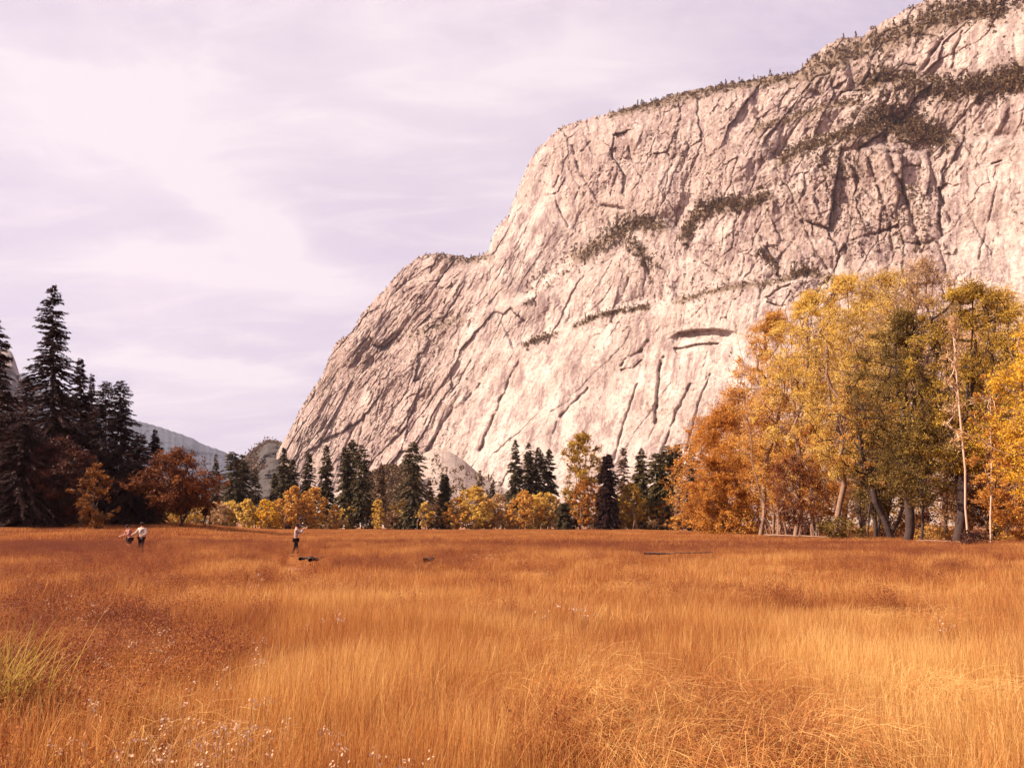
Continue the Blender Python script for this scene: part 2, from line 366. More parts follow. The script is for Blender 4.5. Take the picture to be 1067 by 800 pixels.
# pale seed heads on thin stems, lower left of the meadow
def build_seedheads():
    rs = np.random.RandomState(11)
    cl = [(117, 672, 10), (105, 632, 6), (150, 655, 14), (188, 655, 12), (160, 665, 6), (270, 670, 7), (190, 745, 10), (210, 742, 9), (230, 758, 10), (252, 742, 8), (232, 770, 8),
          (180, 785, 16), (115, 792, 14), (160, 780, 12), (211, 787, 5), (345, 745, 5), (605, 634, 7), (565, 630, 4), (340, 640, 10), (440, 795, 10), (500, 578, 6), (620, 575, 9), (225, 700, 8), (375, 790, 6), (268, 600, 8), (60, 620, 10), (980, 640, 5), (130, 690, 14), (90, 740, 12), (285, 735, 9)]
    V = []; Q = []; lf = []; n0 = 0
    for px, py, sd in cl:
        x0, y0 = gpos(px, py, .62)
        for _ in range(rs.randint(4, 9)):
            x = x0+rs.randn()*sd/F*y0; y = y0+rs.randn()*sd/F*y0*1.5
            z = float(gz(x, y)); h = .42+.22*rs.rand(); tx = rs.randn()*.06; ty = rs.randn()*.06
            w = .0016
            st = np.array([[x-w, y, z], [x+w, y, z], [x+tx+w, y+ty, z+h], [x+tx-w, y+ty, z+h]])
            V.append(st); Q.append([n0, n0+1, n0+2, n0+3]); n0 += 4; lf.append(np.tile([0, .2, 0, 1], (4, 1)))
            for k in range(rs.randint(5, 11)):        # fluffy head of tiny flakes
                c = np.array([x+tx, y+ty, z+h])+rs.randn(3)*np.array([.018, .018, .012])*(1+y0/25)
                u = rs.randn(3); u /= np.linalg.norm(u); v = np.cross(u, rs.randn(3)); v /= np.linalg.norm(v)
                s = (.0038+.004*rs.rand())*(1+y0/14)
                V.append(np.array([c-u*s, c-v*s, c+u*s, c+v*s])); Q.append([n0, n0+1, n0+2, n0+3]); n0 += 4
                lf.append(np.tile([rs.rand(), 1, 1, 1], (4, 1)))
    T = NT('seed_fluff'); a = T.sepattr('lf')
    c = T.ramp(a[1], [(0, (.30, .13, .05)), (.5, (.50, .29, .17)), (1, (.62, .40, .27))])
    d = T.n('ShaderNodeBsdfPrincipled', i_Roughness=.9); T.l(c, d.inputs['Base Color'])
    t = T.n('ShaderNodeBsdfTranslucent'); T.l(c, t.inputs[0]); m = T.n('ShaderNodeMixShader'); m.inputs[0].default_value = .3
    T.l(d.outputs[0], m.inputs[1]); T.l(t.outputs[0], m.inputs[2]); T.l(m.outputs[0], T.out.inputs[0])
    o = mesh_np('seed_heads', np.concatenate(V), np.array(Q), T.m, attr={'lf': np.concatenate(lf)})
    tag(o, 'pale fluffy seed heads dotted through the foreground grass', 'seed heads', kind='stuff')
build_seedheads()
# yellow-green grass clump at the left edge, very near
def build_clump(name, px, py, h, n, spread, mat, label, lean=(0, 0), seed=1, w=.009, cat='plant'):
    rs = np.random.RandomState(seed); x0, y0 = gpos(px, py, 0.)
    z0 = float(gz(x0, y0)); root = empty(name, (x0, y0, z0)); tag(root, label, cat)
    seg = 7; V = []; Q = []; lf = []; c0 = 0
    for i in range(n):
        bx, by = rs.randn(2)*spread*.28; az = rs.rand()*2*PI; L = h*(.55+.55*rs.rand()); b = L*(.15+.65*rs.rand()**1.5)
        dx, dy = math.cos(az)*b+lean[0]*rs.rand(), math.sin(az)*b+lean[1]*rs.rand(); wv = np.array([-dy, dx, 0.]); wv /= np.linalg.norm(wv)+1e-6
        wv = wv*.6+np.array([1, 0, 0])*.4
        for s in range(seg+1):
            t = s/seg; p = np.array([bx+dx*t**2, by+dy*t**2, L*(t-.42*t**3*(b/L))])
            ww = w*(1-t**1.6*.93)*(.7+.3)
            V += [p-wv*ww, p+wv*ww]; lf += [[(i*.37) % 1, (i*.73) % 1, t, 1]]*2
        for s in range(seg): q = c0+2*s; Q.append([q, q+1, q+3, q+2])
        c0 += 2*(seg+1)
    mesh_np('blades', np.array(V), np.array(Q), mat, root, {'lf': np.array(lf)})
    stalk = []
    return root
M['clump'] = leaf_mat('yellow_green_blades', ((.22, .13, .03), (.46, .29, .07), (.66, .46, .16)), .4, .5)
build_clump('grass_clump', -20, 806, 1.12, 380, .6, M['clump'], 'yellow-green arching grass clump at the left edge of the foreground', (.22, .0), 5)
M['weed'] = leaf_mat('dark_weed_leaves', ((.06, .012, .010), (.14, .035, .02), (.25, .08, .03)), .2, .7)
# ------------------------------------------------------------------ trees
def tubes(P, par, rad, sides=6):
    """nodes P (n,3), parent index, radius -> frustum per edge"""
    idx = np.nonzero(par >= 0)[0]; A = P[par[idx]]; B = P[idx]
    ra = np.minimum(rad[par[idx]], rad[idx]*1.35); rb = rad[idx]
    d = B-A; L = np.linalg.norm(d, axis=1)+1e-9; d = d/L[:, None]
    ref = np.where(np.abs(d[:, 2:3]) > .9, np.array([[1., 0, 0]]), np.array([[0, 0, 1.]]))
    u = np.cross(d, ref); u /= np.linalg.norm(u, axis=1)[:, None]; v = np.cross(d, u)
    an = np.arange(sides)/sides*2*PI
    ring = u[:, None]*np.cos(an)[None, :, None]+v[:, None]*np.sin(an)[None, :, None]
    VA = A[:, None]+ring*ra[:, None, None]-d[:, None]*ra[:, None, None]*.25
    VB = B[:, None]+ring*rb[:, None, None]
    V = np.concatenate([VA, VB], 1).reshape(-1, 3)
    k = np.arange(sides); k2 = (k+1) % sides
    q = np.stack([k, k2, k2+sides, k+sides], -1)
    Fc = (np.arange(len(idx))[:, None, None]*2*sides+q[None]).reshape(-1, 4)
    return V, Fc
def leafquads(rs, C, size, clr, flat=.0, elong=1.5, up=0.):
    n = len(C); u = rs.randn(n, 3); u[:, 2] *= (1-flat); u[:, 2] -= up; u /= np.linalg.norm(u, axis=1)[:, None]
    w = rs.randn(n, 3); w[:, 2] *= (1-flat); v = np.cross(u, w); v /= np.linalg.norm(v, axis=1)[:, None]+1e-9
    s = size*(.6+.8*rs.rand(n))[:, None]
    V = np.stack([C-u*s*elong*.5, C+v*s*.42-u*s*.05, C+u*s*elong*.5, C-v*s*.42-u*s*.05], 1).reshape(-1, 3)
    Fc = np.arange(n*4).reshape(n, 4)
    lf = np.repeat(np.stack([rs.rand(n), clr, np.zeros(n), np.ones(n)], -1), 4, axis=0)
    return V, Fc, lf
def broadleaf(seed, H, R, z0=.3, ncl=120, nleaf=12000, ls=.2, mains=5, trunk_h=.3, lean=(0, 0), r0=.35, shape=1., rough=.35,
              trunks=1, spread=.4, twig=1., csz=.16, sx=1., gap=.0, shell=.5):
    """returns trunk (V,F), crown (V,F,lf); shape>1 = columnar top-heavy"""
    rs = np.random.RandomState(seed)
    P = []; par = []
    def path(i, tgt, k, wob):
        a = P[i]; tgt = np.array(tgt, float); L = np.linalg.norm(tgt-a)
        for s in range(1, k+1):
            t = s/k; q = a*(1-t)+tgt*t
            q = q+np.array([rs.randn(), rs.randn(), rs.randn()*.5])*wob*L*math.sin(PI*min(t, .96))
            q[2] += .10*L*math.sin(PI*t)*-.5*(1 if tgt[2] > a[2] else -1)
            P.append(q); par.append(i); i = len(P)-1
        return i
    heads = []
    for t in range(trunks):
        off = np.array([rs.randn()*spread, rs.randn()*spread, -.15]) if trunks > 1 else np.array([0, 0, -.15])
        P.append(off); par.append(-1); b = len(P)-1
        P.append(off+np.array([0, 0, .5])); par.append(b)
        fan = rs.randn(2)*R*.28 if trunks > 1 else np.zeros(2)
        th = H*trunk_h*(.8+.4*rs.rand() if trunks > 1 else 1)
        h = path(len(P)-1, off+np.array([lean[0]*th+fan[0]*.4, lean[1]*th+fan[1]*.4, th]), 5, .02 if trunk_h < .7 else .006)
        heads.append(h)
        for m in range(mains if trunks == 1 else max(2, mains//trunks)):
            az = rs.rand()*2*PI; rr = R*(.2+.5*rs.rand()); zz = H*(.62+.33*rs.rand())
            if m == 0: rr = R*.12; zz = H*.93
            st = h if (m < 2 or rs.rand() < .5) else h-rs.randint(0, 3)
            path(st, [lean[0]*zz*.8+fan[0]+rr*math.cos(az)*sx, lean[1]*zz*.8+fan[1]+rr*math.sin(az), zz], 7, .035)
    # clumps in an uneven envelope
    lob = rs.rand(9, 3); C = []
    while len(C) < ncl:
        hh = rs.rand(); az = rs.rand()*2*PI
        prof = math.sin(PI*min(1, max(0, hh))**shape)**.62*(1+.0*hh)
        prof = max(prof, .12)
        rr = prof*(1+rough*(math.sin(az*2+lob[0][0]*6+hh*5)+.7*math.sin(az*3+lob[1][0]*6-hh*9)+.6*math.sin(az*5+hh*13+lob[2][0]*6))/1.6)
        q = rs.rand()**shell
        z = H*(z0+(1-z0)*hh*(.97))
        C.append([lean[0]*z*.8+R*rr*q*math.cos(az)*sx, lean[1]*z*.8+R*rr*q*math.sin(az), z])
    C = np.array(C)
    if gap > 0:
        k = fbm(C[:, 0]/(R*.55)+seed*1.3, C[:, 2]/(R*.55)+C[:, 1]/R, 2, seed % 50); C = C[k > np.quantile(k, gap)]
    C = C[np.argsort(np.hypot(C[:, 0], C[:, 1])*.6+np.abs(C[:, 2]-H*.5)*.5)]
    tips = []; segs = []
    for c in C:
        A = np.array(P); d = c-A; dist = np.linalg.norm(d, axis=1)
        pen = dist+np.maximum(0, A[:, 2]-c[2]+.15*dist)*1.6
        pen[A[:, 2] < H*min(.16, z0*.5)] += 50
        i = int(np.argmin(pen)); L = dist[i]
        e = path(i, c, 2 if L < R*.35 else 4, .05); tips.append(e)
    n = len(P); P = np.array(P); par = np.array(par); cnt = np.zeros(n)
    for t in tips: cnt[t] += 1
    for m in range(n-1, -1, -1):
        if cnt[m] == 0: cnt[m] = .6
        if par[m] >= 0: cnt[par[m]] += cnt[m]
    rad = r0*(cnt/cnt.max())**.52+.012
    V, Fc = tubes(P, par, rad)
    # leaves round clumps, more along the outer twig
    per = np.maximum(3, (nleaf/len(C)*(.4+1.2*rs.rand(len(C))))).astype(int)
    ci = np.repeat(np.arange(len(C)), per); n = len(ci)
    cs = R*csz*(.55+.9*rs.rand(len(C)))
    off = rs.randn(n, 3)*np.array([1, 1, .72])*cs[ci][:, None]*.62
    # within each clump sprays: quantise towards few directions
    k = 7; dirs = rs.randn(len(C), k, 3); dirs /= np.linalg.norm(dirs, axis=2)[:, :, None]
    dk = rs.randint(0, k, n); t = rs.rand(n)**.7
    spray = dirs[ci, dk]*t[:, None]*cs[ci][:, None]*1.5*np.array([1, 1, .8])
    pos = C[ci]+spray+off*.38
    clr = rs.rand(len(C))[ci]
    LV, LF, lf = leafquads(rs, pos, ls, clr)
    # fine twigs, thin blades of wood along the sprays
    nt = int(len(C)*k*twig)
    if nt:
        a = rs.randint(0, len(C), nt); b = rs.randint(0, k, nt)
        p0 = C[a]; p1 = C[a]+dirs[a, b]*cs[a][:, None]*1.6*np.array([1, 1, .8])
        TP = np.concatenate([p0, (p0+p1)/2+rs.randn(nt, 3)*.06*cs[a][:, None], p1]); tp = np.concatenate([np.full(nt, -1), np.arange(nt), np.arange(nt)+nt])
        tr = np.concatenate([np.full(nt, .016), np.full(nt, .012), np.full(nt, .006)])*min(1.25, max(1, ls/.16))
        V2, F2 = tubes(TP, tp, tr, 3)
        V, Fc = np.concatenate([V, V2]), np.concatenate([Fc, F2+len(V)])
    return (V, Fc), (LV, LF, lf)
build_grass()
def conifer(seed, H, R, base=.12, nb=170, ns=26, droop=.25, prof=1., sz=.34, irr=.25, r0=.4, top=.0, lean=0., gapn=.0, dens_top=1.):
    rs = np.random.RandomState(seed)
    V = []; nT = 14
    tz = np.linspace(-.2, H, nT); TP = np.stack([lean*tz+.0*tz, 0*tz, tz], -1); TP[1:-1, :2] += rs.randn(nT-2, 2)*.0012*H
    tr = r0*(1-tz/H*.97).clip(.02)
    hb = base+(1-base)*np.sort(rs.rand(nb))**(.92)*.995
    az = rs.rand(nb)*2*PI
    u = (hb-base)/(1-base)
    pr = (1-u)**(.85*prof)*np.minimum(1, .55+u*4.5)
    blob = 1+irr*np.sin(az*2+u*21+seed)+irr*.8*rs.randn(nb)*.6
    L = np.maximum(R*pr*blob, .012*H)*(.75+.35*rs.rand(nb))
    if gapn > 0:
        k = rs.rand(nb) > gapn; hb, az, u, L = hb[k], az[k], u[k], L[k]; nb = len(hb)
    z = hb*H; x0 = lean*z; dirx, diry = np.cos(az), np.sin(az)
    rise = np.where(u > .6, .35*(u-.3), -.12+0*u)
    def bp(t, i):
        r = L[i]*t; zz = z[i]+r*rise[i]-droop*L[i]*t*t*(1-.6*u[i])
        return np.stack([x0[i]+dirx[i]*r, diry[i]*r, zz], -1)
    ii = np.arange(nb)
    NP = [TP]; par = [np.arange(-1, nT-1)]; rad = [tr]; n0 = nT
    anchor = np.clip(np.searchsorted(tz, z)-1, 0, nT-1)
    base_n = n0; p0 = bp(0*L, ii); p0[:, 2] = z
    for k, t in enumerate((.0, .5, 1.)):
        NP.append(bp(np.full(nb, t), ii)); par.append(np.full(nb, -1) if k == 0 else np.arange(nb)+base_n+(k-1)*nb)
        rad.append((.012+.010*L)*(1-.75*t))
    TPa = np.concatenate(NP); pa = np.concatenate(par); ra = np.concatenate(rad)
    TV, TF = tubes(TPa, pa, ra, 5)
    # needle sprays
    w = L*(dens_top*u+(1-u)); cnt = np.maximum(5, ns*(.35+.9*L/R)).astype(int)
    i = np.repeat(ii, cnt); n = len(i); t = rs.rand(n)**.62
    p = bp(t, i); side = rs.choice([-1, 1], n); ang = az[i]+side*(.35+.75*rs.rand(n))*(1-.4*t)
    sl = (sz*(.7+.7*rs.rand(n)))*(.55+.75*np.minimum(1, L[i]/(.6*R)))*(1.15-.55*t)
    d = np.stack([np.cos(ang), np.sin(ang), -.25-.35*rs.rand(n)+.5*u[i]*.6], -1); d /= np.linalg.norm(d, axis=1)[:, None]
    v = np.cross(d, np.stack([rs.randn(n)*.5, rs.randn(n)*.5, np.ones(n)], -1)); v /= np.linalg.norm(v, axis=1)[:, None]
    p = p+rs.randn(n, 3)*sz*np.array([.14, .14, .2])
    q = np.stack([p-d*sl[:, None]*.15, p+d*sl[:, None]*.42+v*sl[:, None]*.26, p+d*sl[:, None]*1.15-np.array([0, 0, .12])*sl[:, None], p+d*sl[:, None]*.36-v*sl[:, None]*.26], 1).reshape(-1, 3)
    lf = np.repeat(np.stack([rs.rand(n), rs.rand(nb)[i], np.zeros(n), np.ones(n)], -1), 4, axis=0)
    return (TV, TF), (q, np.arange(n*4).reshape(n, 4), lf)
def place(kind, px, ytop, Y, data, bark, leaf, label, cat, group, rz=0, basepx=None, yb=None):
    x, _, _ = at(basepx if basepx is not None else px, HOR+6, Y)
    z = float(gz(x, Y)); root = empty(kind, (x, Y, z), rz); tag(root, label, cat, group)
    (TV, TF), (LV, LF, lf) = data
    mesh_np('trunk', TV, TF, M[bark], root, smooth=True)
    mesh_np('crown', LV, LF, M[leaf], root, {'lf': lf})
    return root
def hgt(px, ytop, Y, basepx=None):
    x = at(basepx if basepx is not None else px, HOR+6, Y)[0]
    xt, _, zt = at(px, ytop, Y); return zt-float(gz(x, Y)), (xt-x)
GC = 'conifers along the edge of the meadow'; GB = 'autumn broadleaf trees along the edge of the meadow'
def con(px, ytop, wpx, Y, leaf, label, seed, kind='pine_tree', bark='bark_dark', **k):
    H, dx = hgt(px, ytop, Y); R = wpx*.5*Y/F*1.12
    k.setdefault('sz', max(.30, 2.1*Y/F)); k.setdefault('r0', H*.011)
    k['ns'] = int(k.get('ns', 26)*1.35); k['nb'] = int(k.get('nb', 170)*2.1); k['sz'] *= .92; k['droop'] = k.get('droop', .3)+.15; k['irr'] = k.get('irr', .25)*.85
    d = conifer(seed, H, R*1.12, lean=dx/H, **k)
    return place(kind, px, ytop, Y, d, bark, leaf, label, 'conifer', GC)
def brd(px, ytop, wpx, Y, leaf, label, seed, kind='aspen_tree', bark='bark_tan', basepx=None, **k):
    H, dx = hgt(px, ytop, Y, basepx); R = wpx*.5*Y/F*(1.22 if 100 <= seed < 130 and seed not in (108, 109) else 1.1)
    if 100 <= seed < 130: k['nleaf'] = int(k['nleaf']*1.05); k['nleaf'] = int(k['nleaf']*1.4); k['ls'] = max(.105, 1.08*Y/F); k['r0'] = k.get('r0', H*.011)*.85; k['gap'] = k.get('gap', 0)+.08
    k.setdefault('ls', max(.15, 1.45*Y/F)); k.setdefault('r0', H*.013)
    if Y > 200 and kind == 'aspen_tree': k['ncl'] = int(k['ncl']*2.2); k['csz'] = .10; k['trunks'] = 5; k['spread'] = R*.38; k['nleaf'] = int(k['nleaf']*1.15); k['rough'] = .4; k['twig'] = k.get('twig', .8)*.45; k['z0'] = k.get('z0', .05)+.03
    lean = k.pop('lean', (dx/H*1.1, 0))
    d = broadleaf(seed, H, R, lean=lean, **k)
    return place(kind, px, ytop, Y, d, bark, leaf, label, 'tree', GB, basepx=basepx)
def trees():
    # --- left grove, its shade put into the dark leaf colours
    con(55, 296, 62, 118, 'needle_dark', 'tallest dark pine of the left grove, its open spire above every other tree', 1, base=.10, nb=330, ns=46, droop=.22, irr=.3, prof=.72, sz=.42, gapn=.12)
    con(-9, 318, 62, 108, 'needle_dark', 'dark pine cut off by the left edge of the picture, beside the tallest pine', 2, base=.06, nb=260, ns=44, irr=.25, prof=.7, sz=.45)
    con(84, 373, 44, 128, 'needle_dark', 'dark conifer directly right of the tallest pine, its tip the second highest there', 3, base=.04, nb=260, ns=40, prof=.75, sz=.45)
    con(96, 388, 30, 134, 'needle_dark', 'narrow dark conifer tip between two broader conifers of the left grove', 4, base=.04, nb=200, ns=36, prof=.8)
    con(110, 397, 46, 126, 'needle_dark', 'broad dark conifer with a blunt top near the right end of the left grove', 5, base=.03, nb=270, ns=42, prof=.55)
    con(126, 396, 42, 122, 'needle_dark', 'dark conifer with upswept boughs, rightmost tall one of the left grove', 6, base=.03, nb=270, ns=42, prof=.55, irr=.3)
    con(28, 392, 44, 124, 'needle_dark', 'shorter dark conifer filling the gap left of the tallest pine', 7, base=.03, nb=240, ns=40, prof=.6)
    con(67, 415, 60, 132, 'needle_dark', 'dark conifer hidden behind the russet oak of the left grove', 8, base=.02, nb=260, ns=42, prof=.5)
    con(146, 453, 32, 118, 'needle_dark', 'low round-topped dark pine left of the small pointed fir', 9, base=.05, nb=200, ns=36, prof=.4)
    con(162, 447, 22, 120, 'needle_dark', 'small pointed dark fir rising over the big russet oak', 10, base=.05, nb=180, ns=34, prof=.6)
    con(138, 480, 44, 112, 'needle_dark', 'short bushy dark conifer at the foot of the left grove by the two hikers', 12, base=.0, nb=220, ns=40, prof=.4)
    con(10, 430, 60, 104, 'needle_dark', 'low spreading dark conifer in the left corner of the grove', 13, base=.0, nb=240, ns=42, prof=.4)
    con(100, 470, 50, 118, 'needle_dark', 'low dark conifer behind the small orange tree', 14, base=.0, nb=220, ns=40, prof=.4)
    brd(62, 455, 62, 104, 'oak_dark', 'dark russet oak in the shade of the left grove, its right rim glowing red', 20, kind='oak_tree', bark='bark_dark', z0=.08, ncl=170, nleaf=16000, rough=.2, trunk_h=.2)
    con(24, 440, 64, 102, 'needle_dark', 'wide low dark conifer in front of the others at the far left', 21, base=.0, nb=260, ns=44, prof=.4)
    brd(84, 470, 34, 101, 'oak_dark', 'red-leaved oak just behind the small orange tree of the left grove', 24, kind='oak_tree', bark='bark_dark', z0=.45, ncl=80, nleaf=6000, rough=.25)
    brd(100, 484, 34, 98, 'shade_orange', 'small orange tree in shade in front of the dark conifers at left', 22, kind='maple_tree', bark='bark_dark', z0=.05, ncl=80, nleaf=6000, rough=.35, gap=.15)
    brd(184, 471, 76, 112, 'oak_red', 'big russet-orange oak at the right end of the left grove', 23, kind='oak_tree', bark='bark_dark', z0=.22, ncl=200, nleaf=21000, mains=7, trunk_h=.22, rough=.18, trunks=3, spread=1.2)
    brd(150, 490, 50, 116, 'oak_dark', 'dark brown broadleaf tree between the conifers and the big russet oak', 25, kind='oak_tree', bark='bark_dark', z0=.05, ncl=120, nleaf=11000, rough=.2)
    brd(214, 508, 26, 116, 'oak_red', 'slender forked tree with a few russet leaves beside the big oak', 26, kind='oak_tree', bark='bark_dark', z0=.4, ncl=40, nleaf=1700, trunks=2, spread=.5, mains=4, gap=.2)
    # --- far row, centre left
    FY = 245
    con(225, 473, 17, 262, 'needle', 'small thin fir standing alone right of the russet oak', 30, base=.05, nb=130, ns=26, prof=.9)
    con(243, 470, 27, 250, 'needle', 'broad green-brown pine left of the two low yellow bushes', 31, base=.12, nb=150, ns=30, prof=.5, irr=.35)
    con(253, 473, 22, 255, 'needle', 'dark pine crowding the broad green-brown pine on its right', 32, base=.15, nb=130, ns=28, prof=.55, irr=.3)
    con(266, 486, 18, 258, 'needle_brown', 'thin brownish conifer above the brightest low yellow bush', 33, base=.1, nb=100, ns=22, prof=.7, gapn=.2)
    con(296, 466, 21, 252, 'needle', 'tall fir left of the orange-yellow aspen thicket', 34, base=.02, nb=160, ns=30, prof=.65)
    con(305, 478, 20, 258, 'needle', 'fir standing close behind the left side of the orange-yellow aspen thicket', 35, base=.02, nb=150, ns=28, prof=.6)
    con(286, 492, 14, 262, 'needle', 'short slim fir before the rocky knoll', 135, base=.02, nb=110, ns=26, prof=.7)
    con(322, 470, 20, 258, 'needle', 'fir rising straight behind the orange-yellow aspen thicket', 36, base=.02, nb=150, ns=28, prof=.65)
    con(340, 463, 20, 248, 'needle', 'pointed fir on the right shoulder of the orange-yellow aspen thicket', 37, base=.02, nb=160, ns=30, prof=.65)
    con(360, 465, 18, 246, 'needle', 'left one of three tall pines crowded together mid-left', 38, base=.12, nb=150, ns=28, prof=.5, irr=.35)
    con(367, 458, 20, 250, 'needle', 'middle and highest of three tall pines crowded together mid-left', 39, base=.15, nb=150, ns=28, prof=.5, irr=.3)
    con(377, 463, 22, 244, 'needle', 'right one of three tall pines crowded together mid-left', 40, base=.12, nb=160, ns=28, prof=.5, irr=.35)
    con(397, 482, 15, 262, 'needle_brown', 'dull brown narrow pine in front of the shrubby slope', 41, base=.1, nb=100, ns=22, prof=.7, gapn=.15)
    con(431, 459, 31, 240, 'needle', 'large ragged pine standing alone with boughs down to the meadow', 42, base=.04, nb=210, ns=34, prof=.55, irr=.45, gapn=.1)
    con(447, 500, 14, 256, 'needle_brown', 'short brown snag-like conifer right of the large ragged pine', 43, base=.1, nb=90, ns=20, prof=.6, gapn=.2)
    con(463, 494, 14, 244, 'needle', 'very narrow dark cypress-like conifer among the tan aspens', 44, base=.04, nb=150, ns=26, prof=.35, irr=.15)
    con(500, 490, 11, 285, 'needle', 'little fir tip on the left above the pale-yellow aspens', 45, base=.1, nb=80, ns=18, prof=.8)
    con(513, 497, 11, 285, 'needle', 'little fir tip on the right above the pale-yellow aspens', 46, base=.1, nb=80, ns=18, prof=.8)
    brd(228, 522, 26, 240, 'tan', 'low yellow-brown thicket tree under the small thin fir', 50, z0=.05, ncl=50, nleaf=3000, rough=.25)
    brd(258, 520, 24, 238, 'yellow', 'low pale yellow bushy aspen left of the brightest low one', 51, z0=.03, ncl=55, nleaf=3600, rough=.2)
    brd(277, 520, 24, 236, 'bright', 'low round aspen, the brightest yellow one of the far row', 52, z0=.02, ncl=60, nleaf=4200, rough=.15)
    brd(307, 506, 28, 236, 'gold', 'left half of the orange-yellow aspen thicket behind the lone walker', 53, z0=.03, ncl=80, nleaf=5200, rough=.3, twig=.5)
    brd(327, 507, 28, 238, 'gold', 'right half of the orange-yellow aspen thicket behind the lone walker', 54, z0=.03, ncl=80, nleaf=4600, rough=.35, twig=.5)
    brd(349, 526, 14, 238, 'gold', 'small golden aspen at the feet of the three crowded pines', 55, z0=.05, ncl=35, nleaf=1600, rough=.3)
    brd(394, 520, 15, 238, 'yellow', 'small yellow aspen between the three crowded pines and the large ragged pine', 56, z0=.03, ncl=40, nleaf=2300, rough=.3)
    brd(408, 532, 20, 240, 'tan', 'low tan shrub-like aspen left of the large ragged pine', 57, z0=.02, ncl=40, nleaf=2200, rough=.3)
    brd(443, 523, 16, 236, 'yellow', 'yellow aspen with a white leaning stem right of the large ragged pine', 58, bark='bark_pale', z0=.1, ncl=40, nleaf=2100, rough=.35)
    brd(455, 518, 26, 244, 'tan', 'bare tan aspen left of the very narrow dark conifer', 59, z0=.1, ncl=50, nleaf=1600, rough=.3, twig=1.5)
    brd(476, 518, 28, 240, 'gold', 'small golden aspen right of the very narrow dark conifer', 60, z0=.03, ncl=50, nleaf=2800, rough=.3)
    brd(495, 506, 36, 240, 'yellow', 'wide pale-yellow aspen in the middle of the far row', 61, z0=.03, ncl=100, nleaf=7200, rough=.25)
    brd(519, 514, 28, 248, 'tan', 'grey-tan leafless-looking aspen right of the wide pale-yellow one', 62, z0=.08, ncl=60, nleaf=2200, rough=.3, twig=1.6)
    # --- far row, centre right
    con(537, 458, 22, 252, 'needle', 'tall fir with a sharp tip, first of the four firs right of the centre', 70, base=.1, nb=180, ns=30, prof=.75)
    con(551, 461, 20, 256, 'needle', 'second of the four firs right of the centre', 71, base=.1, nb=160, ns=28, prof=.7)
    con(561, 466, 22, 254, 'needle', 'third of the four firs right of the centre, bushy', 72, base=.1, nb=160, ns=30, prof=.55)
    con(572, 468, 20, 258, 'needle', 'last of the four firs right of the centre, beside the golden cottonwood', 73, base=.1, nb=160, ns=28, prof=.55)
    con(588, 524, 15, 236, 'needle', 'squat dark young conifer at the foot of the golden cottonwood', 74, base=.0, nb=120, ns=26, prof=.35)
    brd(547, 511, 34, 240, 'gold', 'orange-gold aspen under the first two of the four firs', 75, z0=.05, ncl=70, nleaf=3600, rough=.3, twig=.8)
    brd(568, 511, 32, 242, 'yellow', 'pale yellow thin-leaved aspen under the bushy third fir', 76, z0=.05, ncl=60, nleaf=3000, rough=.3, twig=1)
    brd(531, 528, 14, 240, 'gold', 'small yellow sapling left of the orange-gold aspen', 77, z0=.05, ncl=30, nleaf=1300, rough=.3)
    brd(579, 520, 18, 240, 'tan', 'thin tan aspen between the last fir and the squat dark conifer', 78, z0=.05, ncl=40, nleaf=1900, rough=.3, twig=1)
    brd(605, 449, 42, 240, 'green_gold', 'tall loose golden-green cottonwood beside the black spire-like conifer', 79, kind='cottonwood_tree', bark='bark_brown', z0=.12, ncl=150, nleaf=9000, rough=.4, gap=.15)
    brd(610, 500, 30, 234, 'orange', 'orange lower tree growing in front of the tall golden-green cottonwood', 80, z0=.1, ncl=70, nleaf=3800, rough=.35)
    con(633, 473, 21, 232, 'needle_dark', 'near-black spire-like conifer full to the ground', 81, base=.02, nb=260, ns=36, prof=.38, irr=.12)
    con(650, 466, 18, 258, 'needle_brown', 'dull brown thin-foliaged conifer right of the near-black spire', 82, base=.1, nb=110, ns=20, prof=.5, gapn=.2)
    con(668, 467, 22, 250, 'needle_olive', 'olive conifer with a sharp tip behind the yellow-green aspen', 83, base=.05, nb=180, ns=30, prof=.6)
    con(684, 472, 26, 248, 'needle_olive', 'broad olive pine right of the yellow-green aspen', 84, base=.03, nb=190, ns=32, prof=.4, irr=.3)
    con(695, 464, 26, 246, 'needle_olive', 'olive-brown pine, the highest of the broad olive clump', 85, base=.03, nb=200, ns=32, prof=.4, irr=.3)
    con(706, 463, 22, 252, 'needle_olive', 'olive pine at the right side of the broad olive clump', 86, base=.05, nb=180, ns=30, prof=.4, irr=.3)
    con(721, 460, 18, 256, 'needle', 'slim green fir left of the orange maple', 87, base=.05, nb=160, ns=28, prof=.7)
    brd(657, 503, 31, 234, 'green_gold', 'yellow-green rounded aspen right of the near-black spire', 88, z0=.05, ncl=90, nleaf=6000, rough=.22)
    brd(709, 499, 15, 232, 'tan', 'pale pinkish columnar aspen before the olive pines', 89, z0=.05, ncl=60, nleaf=3400, rough=.15)
    con(728, 521, 23, 190, 'needle_dark', 'small dark round-topped conifer before the orange maple', 90, base=.12, nb=150, ns=30, prof=.35)
    brd(705, 538, 22, 230, 'gold', 'lowest yellow shrub-like aspen at the foot of the pinkish columnar one', 91, z0=.02, ncl=30, nleaf=1600, rough=.3)
    # --- right grove
    brd(756, 421, 74, 128, 'orange', 'big orange maple at the left end of the right grove', 100, kind='maple_tree', bark='bark_brown', z0=.06, ncl=260, nleaf=30000, rough=.3, gap=.08, mains=7)
    brd(742, 478, 46, 124, 'orange', 'lower reddish-orange maple leaning out from the big orange one', 101, kind='maple_tree', bark='bark_brown', z0=.06, ncl=130, nleaf=12000, rough=.3, gap=.1)
